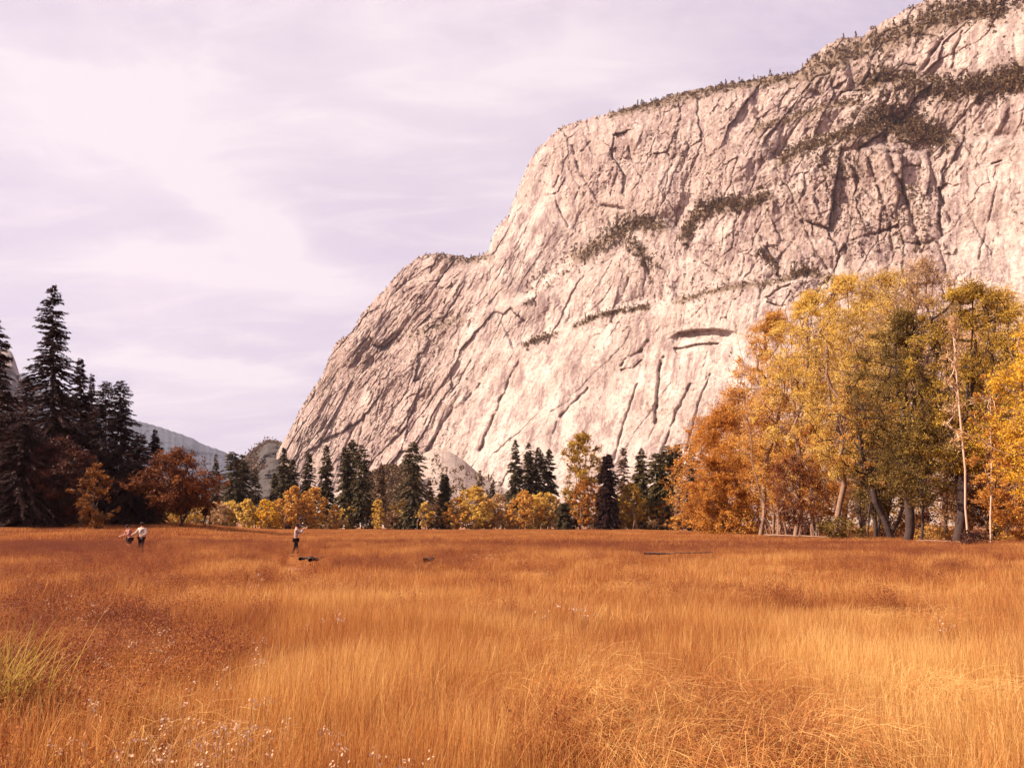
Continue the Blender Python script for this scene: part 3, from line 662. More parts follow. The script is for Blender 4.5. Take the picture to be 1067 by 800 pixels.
    brd(808, 322, 84, 108, 'gold', 'tall orange-gold cottonwood with pale leaning stems behind the fallen log', 102, kind='cottonwood_tree', basepx=812, z0=.14, csz=.12, ncl=400, nleaf=32000, rough=.25, trunks=4, spread=1.6, mains=10, twig=1.2, shell=.6)
    brd(846, 300, 80, 100, 'yellow', 'tall yellow cottonwood between the orange-gold one and the highest crown', 103, kind='cottonwood_tree', basepx=842, z0=.17, csz=.12, ncl=380, nleaf=29000, rough=.3, trunks=3, spread=1.4, mains=9, twig=1.2, gap=.1, shell=.6)
    brd(888, 282, 96, 88, 'yellow', 'highest yellow cottonwood crown in the right grove, over a straight tan trunk', 104, kind='cottonwood_tree', basepx=869, z0=.24, csz=.12, ncl=360, nleaf=25000, rough=.35, mains=8, trunk_h=.36, twig=1.4, gap=.15, r0=.34, shell=.6)
    brd(880, 400, 70, 82, 'gold', 'dark-limbed cottonwood leaning left with sparse gold leaves', 105, kind='cottonwood_tree', bark='bark_dark', basepx=929, z0=.3, ncl=120, nleaf=6500, rough=.4, mains=5, trunk_h=.45, lean=(-.26, 0), gap=.2, r0=.36)
    brd(945, 322, 84, 76, 'olive', 'dark olive oak with a thick black trunk in the right grove', 106, kind='oak_tree', bark='bark_dark', z0=.2, ncl=440, nleaf=40000, rough=.35, mains=9, trunk_h=.3, r0=.46, gap=.1, csz=.13, shell=.6)
    brd(1018, 292, 116, 70, 'green_gold', 'wide green-gold cottonwood with a thick black trunk behind the pale thin stems', 107, kind='cottonwood_tree', bark='bark_dark', basepx=996, z0=.27, ncl=460, nleaf=36000, rough=.42, mains=10, trunk_h=.3, r0=.46, gap=.12, csz=.11, shell=.6)
    brd(991, 322, 34, 62, 'tan', 'thin pale-barked sapling, the taller of two pale stems at right', 108, bark='bark_pale', basepx=1008, z0=.4, csz=.25, ncl=45, nleaf=1500, rough=.4, mains=3, trunk_h=.88, twig=.15, r0=.075, gap=.1)
    brd(1030, 384, 30, 62, 'gold', 'thin pale-barked sapling, the shorter of two pale stems at right', 109, bark='bark_pale', basepx=1031, z0=.3, ncl=70, nleaf=2600, rough=.4, mains=3, trunk_h=.86, twig=.15, r0=.06)
    brd(1092, 318, 100, 58, 'bright', 'bright yellow cottonwood crown cut off by the right edge of the picture', 110, kind='cottonwood_tree', basepx=1098, z0=.12, ncl=330, nleaf=30000, rough=.25, mains=8, r0=.4)
    brd(1058, 440, 66, 66, 'orange', 'low orange-gold tree under the bright yellow crown at the right edge', 111, kind='maple_tree', bark='bark_brown', basepx=1062, z0=.08, ncl=150, nleaf=13000, rough=.3)
    brd(962, 268, 96, 104, 'tan', 'nearly bare pinkish cottonwood whose twigs stand highest behind the olive oak', 112, kind='cottonwood_tree', z0=.3, ncl=340, nleaf=14000, rough=.2, mains=10, twig=2.2, gap=.05)
    brd(922, 279, 90, 108, 'yellow', 'pale yellow cottonwood crown standing behind the dark olive oak', 121, kind='cottonwood_tree', z0=.3, ncl=300, nleaf=17000, rough=.25, mains=9, twig=1.8, gap=.1)
    brd(1048, 300, 80, 92, 'yellow', 'yellow-topped cottonwood behind the wide green-gold one', 122, kind='cottonwood_tree', z0=.3, ncl=260, nleaf=15000, rough=.25, mains=8, twig=1.5, gap=.1)
    brd(900, 360, 74, 112, 'tan', 'tan half-bare cottonwood behind the leaning dark-limbed one', 113, kind='cottonwood_tree', bark='bark_brown', z0=.1, ncl=240, nleaf=12000, rough=.3, mains=8, twig=1.6)
    brd(790, 430, 60, 122, 'orange', 'orange tree filling in behind the pale leaning stems', 114, kind='maple_tree', bark='bark_brown', z0=.04, ncl=180, nleaf=16000, rough=.25)
    brd(850, 440, 70, 96, 'orange', 'lower rust-gold tree in front of the tall yellow cottonwood', 115, kind='maple_tree', bark='bark_tan', z0=.2, ncl=200, nleaf=11000, rough=.4, trunks=4, spread=1.6, gap=.12, twig=1.8, csz=.12)
    brd(917, 450, 60, 84, 'olive', 'low olive tree below the leaning cottonwood', 116, kind='oak_tree', bark='bark_dark', z0=.26, ncl=170, nleaf=13000, rough=.35, trunks=3, spread=1.4)
    brd(960, 440, 70, 72, 'olive', 'low branching olive tree between the two thick black trunks', 117, kind='oak_tree', bark='bark_dark', z0=.32, ncl=150, nleaf=9500, rough=.35, gap=.1)
    brd(1030, 430, 80, 78, 'oak_red', 'rust-brown tree in shade behind the two pale stems', 118, kind='oak_tree', bark='bark_dark', z0=.12, ncl=220, nleaf=17000, rough=.25, trunks=2, spread=.8)
    brd(1130, 300, 120, 80, 'green_gold', 'green-gold tree just outside the right edge, its crown reaching in', 119, kind='cottonwood_tree', bark='bark_dark', z0=.1, ncl=200, nleaf=15000, rough=.25)
    brd(826, 470, 50, 92, 'oak_red', 'low rust tree among the pale stems left of the straight tan trunk', 120, kind='oak_tree', bark='bark_tan', z0=.2, ncl=120, nleaf=7500, rough=.3, trunks=4, spread=1.3, gap=.1)
def belt():
    rs = np.random.RandomState(55)
    W_ = ['left', 'middle', 'right']
    rows = [(735, 150, 446, 'orange'), (770, 165, 400, 'orange'), (815, 160, 380, 'gold'), (850, 150, 360, 'tan'), (880, 170, 350, 'gold'), (915, 140, 340, 'green_gold'), (950, 150, 350, 'gold'), (985, 120, 340, 'tan'), (1010, 140, 330, 'gold'), (1040, 110, 345, 'olive'), (1070, 120, 360, 'orange')]
    names = ['orange back-row tree behind the left side of the big orange maple', 'orange back-row tree between the big orange maple and the orange-gold cottonwood', 'golden back-row tree behind the orange-gold cottonwood', 'tan back-row tree behind the tall yellow cottonwood',
             'golden back-row tree behind the straight tan trunk', 'green-gold back-row tree behind the leaning dark-limbed cottonwood', 'golden back-row tree behind the olive oak', 'tan back-row tree behind the gap between the black trunks', 'golden back-row tree behind the taller pale stem', 'olive back-row tree behind the shorter pale stem', 'orange back-row tree behind the crown at the right edge']
    for i, ((px, Y, yt, lf), nm) in enumerate(zip(rows, names)):
        brd(px, yt, 84, Y, lf, nm, 200+i, kind='cottonwood_tree', bark='bark_brown', z0=.02, ncl=200, nleaf=10500, rough=.3, twig=.8, gap=.1)
    xs = [(170, 534, 26, 'gold', 'low golden thicket tree glimpsed under the left side of the big russet oak'), (188, 532, 26, 'yellow', 'low pale yellow thicket tree glimpsed between the trunks of the big russet oak'), (206, 527, 22, 'yellow', 'low pale yellow thicket tree seen under the slender forked tree'), (240, 530, 20, 'yellow', 'low yellow thicket tree under the broad green-brown pine'), (291, 528, 16, 'gold', 'low golden thicket tree between the two lowest yellow aspens'), (362, 532, 22, 'yellow', 'low pale yellow thicket tree beneath the left two crowded pines'), (384, 530, 16, 'gold', 'low golden thicket tree at the right of the crowded pines'),
          (420, 530, 24, 'yellow', 'low pale yellow thicket tree at the foot of the large ragged pine'), (466, 530, 22, 'yellow', 'low pale yellow thicket tree at the foot of the very narrow conifer'), (508, 528, 22, 'gold', 'low golden thicket tree before the grey-tan aspen'), (556, 524, 24, 'yellow', 'low pale yellow thicket tree between the orange-gold aspen and the thin-leaved one'), (595, 530, 24, 'oak_red', 'low russet thicket tree behind the squat dark conifer'),
          (625, 520, 22, 'orange', 'low orange thicket tree left of the near-black spire'), (645, 528, 20, 'yellow', 'low pale yellow thicket tree right of the near-black spire'), (675, 530, 26, 'olive', 'low olive thicket tree left of the olive pines'), (694, 526, 24, 'gold', 'low golden thicket tree under the olive-brown pine'), (719, 530, 22, 'orange', 'low orange thicket tree left of the small round-topped conifer'), (738, 520, 26, 'orange', 'low orange thicket tree right of the small round-topped conifer')]
    for i, (px, yt, wd, lf, nm) in enumerate(xs):
        brd(px, yt-8, wd*1.5, 246, lf, nm, 230+i, kind='aspen_tree', z0=.0, ncl=50, nleaf=3000, rough=.25, twig=.8)
belt()
trees()
# more pale and dark stems of the right grove (thin, nearly bare)
def stems():
    S = [(786, 800, 470, 118, 'bark_tan', 'thin tan stem leaning left, farthest left in the right grove', .13), (795, 806, 455, 112, 'bark_tan', 'pale slanting stem just above the left end of the fallen log', .17),
         (812, 819, 480, 104, 'bark_brown', 'brown slanting stem over the left half of the fallen log', .14), (843, 846, 475, 98, 'bark_tan', 'thin upright tan stem over the middle of the fallen log', .15),
         (848, 853, 500, 97, 'bark_brown', 'short brown stem over the right half of the fallen log', .12), (888, 898, 440, 90, 'bark_dark', 'dark curved stem right of the straight tan trunk', .18),
         (905, 912, 455, 84, 'bark_dark', 'black stem left of the thick black oak trunk', .2), (960, 926, 470, 90, 'bark_dark', 'dark stem leaning right beside the leaning cottonwood', .2)]
    for i, (pt, pb, yt, Y, bk, lab, r) in enumerate(S):
        H, dx = hgt(pt, yt, Y, pb)
        d = broadleaf(300+i, H, H*.16, z0=.45, ncl=34, nleaf=700, ls=.16, mains=3, trunk_h=.6, lean=(dx/H, 0), r0=r, rough=.3, twig=1)
        place('young_cottonwood_tree', pt, yt, Y, d, bk, 'gold', lab, 'tree', GB, basepx=pb)
stems()
# ------------------------------------------------------------------ undergrowth and litter
def shrub(name, px, Y, w, h, leaf, label, seed, n=1400):
    rs = np.random.RandomState(seed); x = at(px, 560, Y)[0]; z = float(gz(x, Y)); root = empty(name, (x, Y, z)); tag(root, label, 'shrub')
    d = broadleaf(seed, h, w/2, z0=.08, ncl=34, nleaf=n, ls=max(.07, 1.3*Y/F), mains=5, trunk_h=.08, r0=.04, rough=.3, trunks=3, spread=.12)
    mesh_np('stems', d[0][0], d[0][1], M['bark_dark'], root); mesh_np('foliage', d[1][0], d[1][1], M[leaf], root, {'lf': d[1][2]})
shrub('shrub', 1016, 60, 3.2, 1.3, 'oak_dark', 'dark low shrub at the foot of the two pale stems', 401)
shrub('shrub', 880, 82, 6, 2.4, 'olive', 'olive undergrowth bush right of the straight tan trunk', 402, 2600)
shrub('shrub', 950, 88, 9, 3., 'oak_red', 'rust bush in the gap between the two thick black trunks', 403, 2600)
shrub('shrub', 830, 108, 12, 3.4, 'oak_dark', 'dark brown undergrowth behind the pale leaning stems', 404, 3600)
shrub('shrub', 765, 122, 12, 3.4, 'orange', 'low orange undergrowth beneath the big orange maple', 405, 3600)
shrub('shrub', 1050, 70, 7, 2.6, 'gold', 'golden undergrowth bush below the low orange-gold tree at the right edge', 406, 3000)
shrub('shrub', 975, 78, 5, 1.8, 'gold', 'small pale-gold bush seen between the thick black trunks', 407, 1600)
for i, (px, lab) in enumerate(((345, 'low tan bush under the three crowded pines'), (415, 'low tan bush left of the lone ragged pine'), (540, 'low tan bush under the orange-gold aspen'), (625, 'low tan bush by the near-black spire'), (685, 'low tan bush under the olive pines'))):
    shrub('shrub', px, 246, 14, 4.2, 'tan', lab, 420+i, 1800)
def log(name, p0, p1, r, mat, label, seed, knots=3):
    rs = np.random.RandomState(seed); a = np.array(p0, float); b = np.array(p1, float); n = 12
    P = [a+(b-a)*t+rs.randn(3)*r*.25 for t in np.linspace(0, 1, n)]; par = [-1]+list(range(n-1)); rad = [r*(1.15-.6*t)*(1+.1*rs.randn()) for t in np.linspace(0, 1, n)]
    for k in range(knots):
        j = rs.randint(2, n-1); L = r*(1.5+3*rs.rand()); d = np.array([rs.randn(), rs.randn(), .05+.25*rs.rand()])
        P.append(P[j]+d*L*.5); par.append(j); rad.append(r*.3); P.append(P[-1]+d*L*.5+rs.randn(3)*r); par.append(len(P)-2); rad.append(r*.12)
    c = (a+b)/2; P = np.array(P)-c
    V, Fc = tubes(P, np.array(par), np.array(rad), 8)
    root = mesh_np(name, V, Fc, M[mat], smooth=True); root.location = c; tag(root, label, 'log'); return root
def G(px, py, h=.3):
    x, y = gpos(px, py, h)
    for _ in range(8): x, y = gpos(px, py, h+float(gz(x, y)))
    return x, y, float(gz(x, y))+h
def GY_(px, Y, h): x = at(px, 560, Y)[0]; return x, Y, float(gz(x, Y))+h
log('fallen_log', GY_(797, 86, .88), GY_(862, 80, .66), .085, 'bark_tan', 'long pale fallen log lying along the foot of the cottonwoods', 1)
log('fallen_log', GY_(955, 66, .60), GY_(1003, 62, .55), .06, 'bark_tan', 'short pale log between the thick black trunks and the taller pale stem', 2)
log('driftwood', G(312, 582, .62), G(320, 581, .55), .05, 'bark_dark', 'dark broken branch in the grass right of the lone walker', 3, 6)
log('driftwood', G(323, 582, .6), G(331, 583, .52), .06, 'bark_dark', 'dark stump of wood touching the broken branch by the lone walker', 8, 4)
log('driftwood', G(443, 583, .62), G(453, 582, .6), .06, 'bark_dark', 'small dark branch lying in the grass in the middle distance', 4, 5)
log('driftwood', G(672, 577, .6), G(742, 575, .6), .04, 'bark_brown', 'long thin grey-brown branch lying in the grass before the far pines', 5, 3)
# ------------------------------------------------------------------ people
def skin(name, V, E, R, mat, parent, sub=1, root=0):
    me = bpy.data.meshes.new(name); me.from_pydata(V, E, []); me.update()
    o = bpy.data.objects.new(name, me); COL.objects.link(o); o.parent = parent
    md = o.modifiers.new('Skin', 'SKIN'); md.use_smooth_shade = True
    if not me.skin_vertices: 
        bpy.context.view_layer.objects.active = o
    sk = me.skin_vertices[0].data if me.skin_vertices else None
    for i, r in enumerate(R):
        rr = r if isinstance(r, tuple) else (r, r); sk[i].radius = rr
        sk[i].use_root = (i == root)
    s = o.modifiers.new('Sub', 'SUBSURF'); s.levels = sub; s.render_levels = sub
    me.materials.append(mat); return o
def blob(name, c, r, mat, parent, cut=None, seed=0):
    n, m = 12, 18; V = []; Q = []
    for i in range(n+1):
        for j in range(m):
            a = PI*i/n; b = 2*PI*j/m; p = [math.sin(a)*math.cos(b), math.sin(a)*math.sin(b), math.cos(a)]
            if cut and p[2] < cut and p[1] < .1: p = [x*.86 for x in p]; p[2] = max(p[2], cut-.2)
            V.append([c[k]+p[k]*r[k] for k in range(3)])
    for i in range(n):
        for j in range(m): Q.append([i*m+j, i*m+(j+1) % m, (i+1)*m+(j+1) % m, (i+1)*m+j])
    return mesh_np(name, np.array(V), np.array(Q), mat, parent, smooth=True)
M['skin'] = plain('skin', (.55, .27, .18), .6, .1, 20)
def cloth(n, c): M[n] = plain(n, c, .9, .18, 14)
cloth('grey_shirt', (.34, .27, .25)); cloth('white_shirt', (.56, .45, .40)); cloth('pink_top', (.36, .13, .12)); cloth('dark_cloth', (.03, .012, .014)); cloth('black_cloth', (.016, .010, .012)); cloth('strap', (.06, .02, .02))
cloth('hair', (.03, .012, .01)); cloth('shoe', (.05, .03, .025))
def person(px, pyfeet, H, face, shirt, trousers, label, pose, shorts=False, sleeves=2, hat=False, extras=None):
    """face = heading in degrees (0 looks away from the camera)"""
    z = 0.; dx_, dy_, dz_ = ray(px, pyfeet)
    for _ in range(12): kk = (z-EYE)/dz_; x, Yd = dx_*kk, dy_*kk; z = z*.5+.5*float(gz(x, Yd))
    z = float(gz(x, Yd)); k = H/1.75
    root = empty('person', (x, Yd, z), math.radians(face)); tag(root, label, 'person')
    J = dict(pel=(0, 0, .95), wst=(0, .0, 1.08), chs=(0, .0, 1.30), nkb=(0, 0, 1.45), nck=(0, .01, 1.52), hd=(0, .03, 1.62), top=(0, .02, 1.69),
             sl=(-.17, 0, 1.41), sr=(.17, 0, 1.41), hl=(-.09, 0, .90), hr=(.09, 0, .90))
    J.update(pose)
    J = {a: tuple(v*k for v in b) for a, b in J.items()}
    def lp(a, b, t): return tuple(J[a][i]*(1-t)+J[b][i]*t for i in range(3))
    V = []; E = []; R = []
    def v(p, r, par=None):
        V.append(p); R.append(tuple(q*k for q in r) if isinstance(r, tuple) else r*k); 
        if par is not None: E.append((par, len(V)-1))
        return len(V)-1
    pel = v(J['pel'], (.15, .11)); w = v(J['wst'], (.135, .10), pel); c = v(J['chs'], (.16, .115), w); nb = v(J['nkb'], (.09, .08), c)
    nk = v(J['nck'], .052, nb); hd = v(J['hd'], (.078, .092), nk); tp = v(J['top'], (.07, .08), hd)
    nose = v(tuple(J['hd'][i]+(0, .105*k, -.005*k)[i] for i in range(3)), .012, hd)
    for sd in 'lr':
        s = v(J['s'+sd], .062, c if False else nb); e = v(J['e'+sd], .042, s); wr = v(J['w'+sd], .028, e); 
        d = Vector(J['w'+sd])-Vector(J['e'+sd]); d.normalize(); pl = v(tuple(Vector(J['w'+sd])+d*.07*k), (.036, .018), wr)
        side = d.cross(Vector((0, 0, 1))); side = side.normalized() if side.length > .1 else Vector((1, 0, 0)); nrm = d.cross(side)
        pp = Vector(V[pl])
        for fi, (o_, L) in enumerate(((-.028, .062), (-.010, .075), (.009, .07), (.027, .055))):
            m = v(tuple(pp+side*o_*k+d*(.02+L*.5)*k+nrm*.01*k), .0085, pl); v(tuple(pp+side*o_*k+d*(.02+L*.85)*k+nrm*.035*k), .007, m)
        t1 = v(tuple(Vector(J['w'+sd])+d*.03*k-side*.04*k), .011, wr); v(tuple(Vector(J['w'+sd])+d*.07*k-side*.055*k), .009, t1)
        h = v(J['h'+sd], .088, pel); kn = v(J['k'+sd], .056, h); an = v(J['a'+sd], .036, kn)
        ft = v(tuple(J['a'+sd][i]+(0, .13*k, -.05*k)[i] for i in range(3)), (.035, .028), an)
    skin('body', V, E, R, M['skin'], root)
    # shirt
    V = []; E = []; R = []
    pel = v(tuple(J['pel'][i]+(0, 0, .03*k)[i] for i in range(3)), (.168, .128)); w = v(J['wst'], (.158, .12), pel); c = v(J['chs'], (.18, .135), w); nb = v(J['nkb'], (.10, .09), c)
    for sd in 'lr':
        s = v(J['s'+sd], .08, nb)
        if sleeves == 2: e = v(J['e'+sd], .056, s); v(lp('e'+sd, 'w'+sd, .85), .042, e)
        else: v(lp('s'+sd, 'e'+sd, .6), .066, s)
    skin('shirt', V, E, R, M[shirt], root)
    V = []; E = []; R = []
    pel = v(J['pel'], (.162, .124)); 
    for sd in 'lr':
        h = v(J['h'+sd], .104, pel); kn = v(lp('h'+sd, 'k'+sd, .8 if shorts else 1.), .082 if shorts else .07, h)
        if not shorts: v(lp('k'+sd, 'a'+sd, .92), .056, kn)
    skin('trousers' if not shorts else 'shorts', V, E, R, M[trousers], root)
    hd = J['hd']; blob('hair', (hd[0], hd[1]-.012*k, hd[2]+.03*k), (.098*k, .112*k, .105*k), M['hair'], root, cut=-.1)
    for sd in (-1, 1): blob('eye', (hd[0]+sd*.032*k, hd[1]+.088*k, hd[2]+.01*k), (.011*k, .008*k, .007*k), M['black_cloth'], root)
    for sd in 'lr':
        a = J['a'+sd]; blob('shoe', (a[0], a[1]+.07*k, a[2]-.045*k), (.045*k, .13*k, .045*k), M['shoe'], root)
    if hat:
        blob('hat_crown', (hd[0], hd[1], hd[2]+.075*k), (.1*k, .11*k, .075*k), M['hair'], root); blob('hat_brim', (hd[0], hd[1]+.03*k, hd[2]+.06*k), (.15*k, .18*k, .012*k), M['hair'], root)
    if extras: extras(root, J, k)
    return root
LEG = dict(kl=(-.10, .03, .49), kr=(.10, .01, .49), al=(-.12, -.02, .09), ar=(.12, .0, .09))
def strap(root, J, k):
    V, Fc = tubes(np.array([[-.15, .14, 1.40], [-.05, .165, 1.28], [.08, .16, 1.10], [.15, .10, 1.0]])*k, np.array([-1, 0, 1, 2]), np.array([.022]*4)*k, 6)
    mesh_np('shoulder_strap', V, Fc, M['strap'], root)
person(134, 578, 1.78, 140, 'pink_top', 'dark_cloth', 'hiker in a dull pink top and dark shorts leaning forward, left of the pair', dict(LEG, chs=(.0, .07, 1.28), nkb=(0, .13, 1.42), nck=(0, .16, 1.48), hd=(0, .20, 1.58), top=(0, .20, 1.65), sl=(-.17, .12, 1.38), sr=(.17, .12, 1.38),
       el=(-.26, .26, 1.16), wl=(-.12, .46, 1.10), er=(.27, .22, 1.14), wr=(.16, .46, 1.08)), shorts=True, sleeves=1)
person(146, 578.5, 1.86, 172, 'white_shirt', 'dark_cloth', 'hiker in white shirt and dark trousers with a shoulder strap, right of the pair', dict(LEG, el=(-.29, .06, 1.16), wl=(-.20, .27, 1.06), er=(.33, .08, 1.17), wr=(.30, .36, 1.12)), hat=True, extras=strap)
def camera_prop(root, J, k):
    pass
p3 = person(307.5, 580, 1.76, -68, 'grey_shirt', 'black_cloth', 'lone walker in a light grey shirt and black trousers, arms raised to take a picture', dict(LEG, kl=(-.10, .10, .50), al=(-.12, .16, .09), kr=(.10, -.06, .49), ar=(.12, -.22, .10),
       el=(-.22, .22, 1.24), wl=(-.09, .36, 1.46), er=(.22, .22, 1.24), wr=(.09, .36, 1.46)))
def phone(root):
    # a phone held up in front of the lone walker's face
    w, h, t = .15, .075, .009
    V = np.array([[sx*w/2, sy*t/2, sz*h/2] for sx in (-1, 1) for sy in (-1, 1) for sz in (-1, 1)])
    Fc = np.array([[0, 1, 3, 2], [4, 6, 7, 5], [0, 4, 5, 1], [2, 3, 7, 6], [0, 2, 6, 4], [1, 5, 7, 3]])
    o = mesh_np('phone', V, Fc, M['black_cloth']); b = o.modifiers.new('Bevel', 'BEVEL'); b.width = .004; b.segments = 2
    import mathutils
    a = root.rotation_euler[2]; off = mathutils.Matrix.Rotation(a, 3, 'Z') @ Vector((0, .45, 1.56))
    o.location = root.location+off; o.rotation_euler = (0, 0, a); tag(o, 'dark phone held up in both hands by the lone walker', 'phone')
phone(p3)
# ------------------------------------------------------------------ the cliff
SKY = [(255, 560), (262, 520), (275, 499), (284, 480), (300, 452), (312, 428), (324, 408), (336, 391), (350, 356), (366, 347), (376, 328), (392, 310), (408, 292), (420, 279), (432, 270), (442, 266), (452, 263), (470, 266), (488, 269), (500, 266), (509, 263),
       (512, 250), (517, 236), (525, 230), (531, 222), (536, 206), (540, 196), (546, 181), (553, 166), (559, 157), (572, 143), (585, 132), (597, 128), (611, 124), (630, 119), (649, 114), (675, 107), (697, 101), (722, 94), (749, 88), (775, 85), (796, 81), (830, 76), (838, 68), (850, 56),
       (862, 46), (872, 41), (885, 38), (898, 39), (911, 28), (923, 22), (940, 12), (957, 4), (985, -10), (1067, -50), (1180, -95), (1330, -130)]
def polyd(X, Y, pts):
    """distance to a polyline and signed side (positive above)"""
    D = np.full(X.shape, 1e9); S = np.zeros(X.shape); TT = np.zeros(X.shape)
    L = 0; segs = []
    for a, b in zip(pts[:-1], pts[1:]):
        dx, dy = b[0]-a[0], b[1]-a[1]; l2 = dx*dx+dy*dy; t = np.clip(((X-a[0])*dx+(Y-a[1])*dy)/l2, 0, 1)
        qx, qy = a[0]+t*dx, a[1]+t*dy; d = np.hypot(X-qx, Y-qy); n = d < D
        D = np.where(n, d, D); S = np.where(n, qy-Y, S); TT = np.where(n, L+t*math.sqrt(l2), TT); L += math.sqrt(l2)
    return D, S, TT/L
VEG = [([(602, 268), (625, 256), (645, 243), (662, 232), (688, 236)], 7, 260, 1.), ([(650, 250), (668, 262), (676, 278)], 6, 90, .9), ([(712, 246), (728, 222), (748, 215), (770, 216), (800, 205)], 5.5, 240, 1.), ([(740, 216), (775, 209)], 4, 80, 1.),
       ([(600, 340), (620, 331), (640, 325), (676, 320)], 2.4, 120, .8), ([(547, 360), (560, 354), (576, 349)], 3, 60, .8), ([(545, 318), (556, 315)], 2.5, 22, .7), ([(813, 170), (838, 153), (862, 147), (881, 140)], 5, 150, 1.),
       ([(881, 140), (915, 131), (945, 138), (985, 146)], 9, 330, 1.2), ([(905, 118), (940, 122), (965, 135)], 10, 160, 1.2), ([(787, 134), (830, 122), (860, 112), (889, 106)], 3.5, 90, .8), ([(900, 88), (925, 80), (950, 88), (990, 96), (1034, 88), (1075, 74)], 9, 330, 1.2),
       ([(1020, 100), (1050, 92), (1085, 80)], 7, 110, 1.4), ([(845, 150), (875, 175), (900, 170)], 14, 110, .8), ([(705, 314), (727, 308), (761, 299), (799, 295), (840, 285), (870, 290)], 3, 90, .7), ([(790, 262), (805, 275), (812, 290)], 3, 40, .8), ([(825, 288), (845, 283)], 3, 36, .9),
       ([(640, 118), (700, 104), (760, 90), (830, 80)], 5, 210, 1.), ([(840, 78), (880, 55), (930, 40), (980, 20), (1040, 10)], 11, 300, 1.1), ([(960, 12), (1067, 5)], 8, 110, 1.2), ([(550, 300), (575, 285), (600, 268)], 8, 60, .7), ([(430, 350), (455, 340), (480, 332)], 5, 70, .7),
       ([(340, 400), (380, 380), (440, 350)], 22, 160, .6), ([(300, 470), (340, 440), (380, 430)], 26, 90, .6), ([(452, 266), (480, 272), (510, 268)], 4, 60, .8), ([(860, 200), (900, 220), (930, 240)], 40, 160, .7), ([(700, 150), (760, 160), (800, 150)], 30, 80, .6), ([(660, 280), (700, 300), (760, 280)], 22, 70, .6), ([(940, 190), (960, 230), (962, 265)], 10, 60, .8)]
LEDGE = [([(545, 318), (602, 270), (645, 246), (690, 238), (711, 247)], 16), ([(711, 247), (728, 223), (766, 216), (813, 200)], 14), ([(800, 180), (838, 154), (881, 142), (930, 136), (985, 147), (1067, 150)], 22), ([(590, 345), (637, 326), (690, 319)], 9), ([(535, 368), (577, 348)], 7),
         ([(700, 318), (761, 300), (830, 294), (880, 285)], 9), ([(787, 134), (840, 121), (889, 108)], 12), ([(880, 100), (957, 86), (1034, 90), (1090, 78)], 20), ([(400, 370), (440, 352), (490, 332), (530, 318)], 10), ([(660, 118), (740, 97), (830, 84), (850, 70)], 18), ([(310, 440), (350, 405), (400, 380)], 8), ([(420, 300), (460, 290), (510, 275)], 9)]
GROOVE = [([(586, 134), (598, 155), (602, 176), (615, 195), (626, 214), (650, 218)], 2.6, 16), ([(582, 184), (577, 195), (581, 214), (592, 236)], 1.8, 12), ([(655, 154), (660, 172), (672, 190), (676, 200)], 1.8, 10), ([(648, 166), (640, 190), (637, 205)], 1.6, 7), ([(713, 143), (718, 152), (710, 178)], 1.6, 8),
          ([(612, 128), (618, 145), (606, 158)], 2.2, 10), ([(540, 375), (528, 402), (512, 440), (500, 470)], 2.6, 14), ([(472, 425), (462, 440), (445, 470)], 2.6, 14), ([(500, 400), (480, 425)], 2, 9), ([(676, 356), (668, 366), (655, 372), (648, 381)], 2.2, 12), ([(668, 375), (660, 384), (648, 386)], 1.6, 8),
          ([(690, 372), (686, 400), (683, 440)], 3.2, 14), ([(612, 404), (598, 420), (584, 434)], 1.8, 9), ([(372, 440), (358, 470), (352, 490)], 2.4, 10), ([(395, 400), (380, 430), (372, 470)], 2., 9), ([(340, 420), (325, 450), (318, 480)], 2., 9), ([(430, 300), (415, 330), (400, 350)], 2, 8),
          ([(664, 400), (650, 440), (640, 480)], 2, 9), ([(720, 400), (705, 430), (690, 470)], 2.4, 9), ([(740, 390), (728, 420), (715, 470)], 1.6, 7), ([(580, 440), (570, 480)], 1.6, 6), ([(923, 149), (935, 185), (950, 225), (960, 262)], 4.5, 18), ([(905, 165), (915, 195), (925, 225), (930, 260)], 2.5, 12), ([(968, 160), (975, 190), (990, 230)], 3, 12), ([(885, 165), (895, 190), (915, 215)], 2.4, 10),
          ([(860, 190), (870, 215), (866, 240)], 2, 8), ([(835, 230), (850, 260), (865, 285)], 2.6, 12), ([(812, 278), (800, 262), (790, 240)], 2, 8), ([(795, 312), (812, 302), (824, 296)], 1.6, 10), ([(800, 315), (812, 319), (818, 318)], 1.6, 10), ([(983, 40), (972, 55), (962, 72)], 3.4, 14), ([(1003, 33), (995, 52), (992, 70)], 2.4, 9), ([(845, 95), (858, 100), (868, 112)], 4, 12), ([(886, 90), (875, 100), (868, 112)], 2, 8), ([(1020, 270), (1030, 230), (1040, 190)], 2, 5), ([(668, 262), (678, 290), (690, 305), (694, 312)], 2.6, 10), ([(655, 290), (648, 310)], 1.8, 8), ([(1034, 171), (1045, 168)], 1.6, 8), ([(715, 255), (735, 275), (760, 292)], 1.6, 7)]
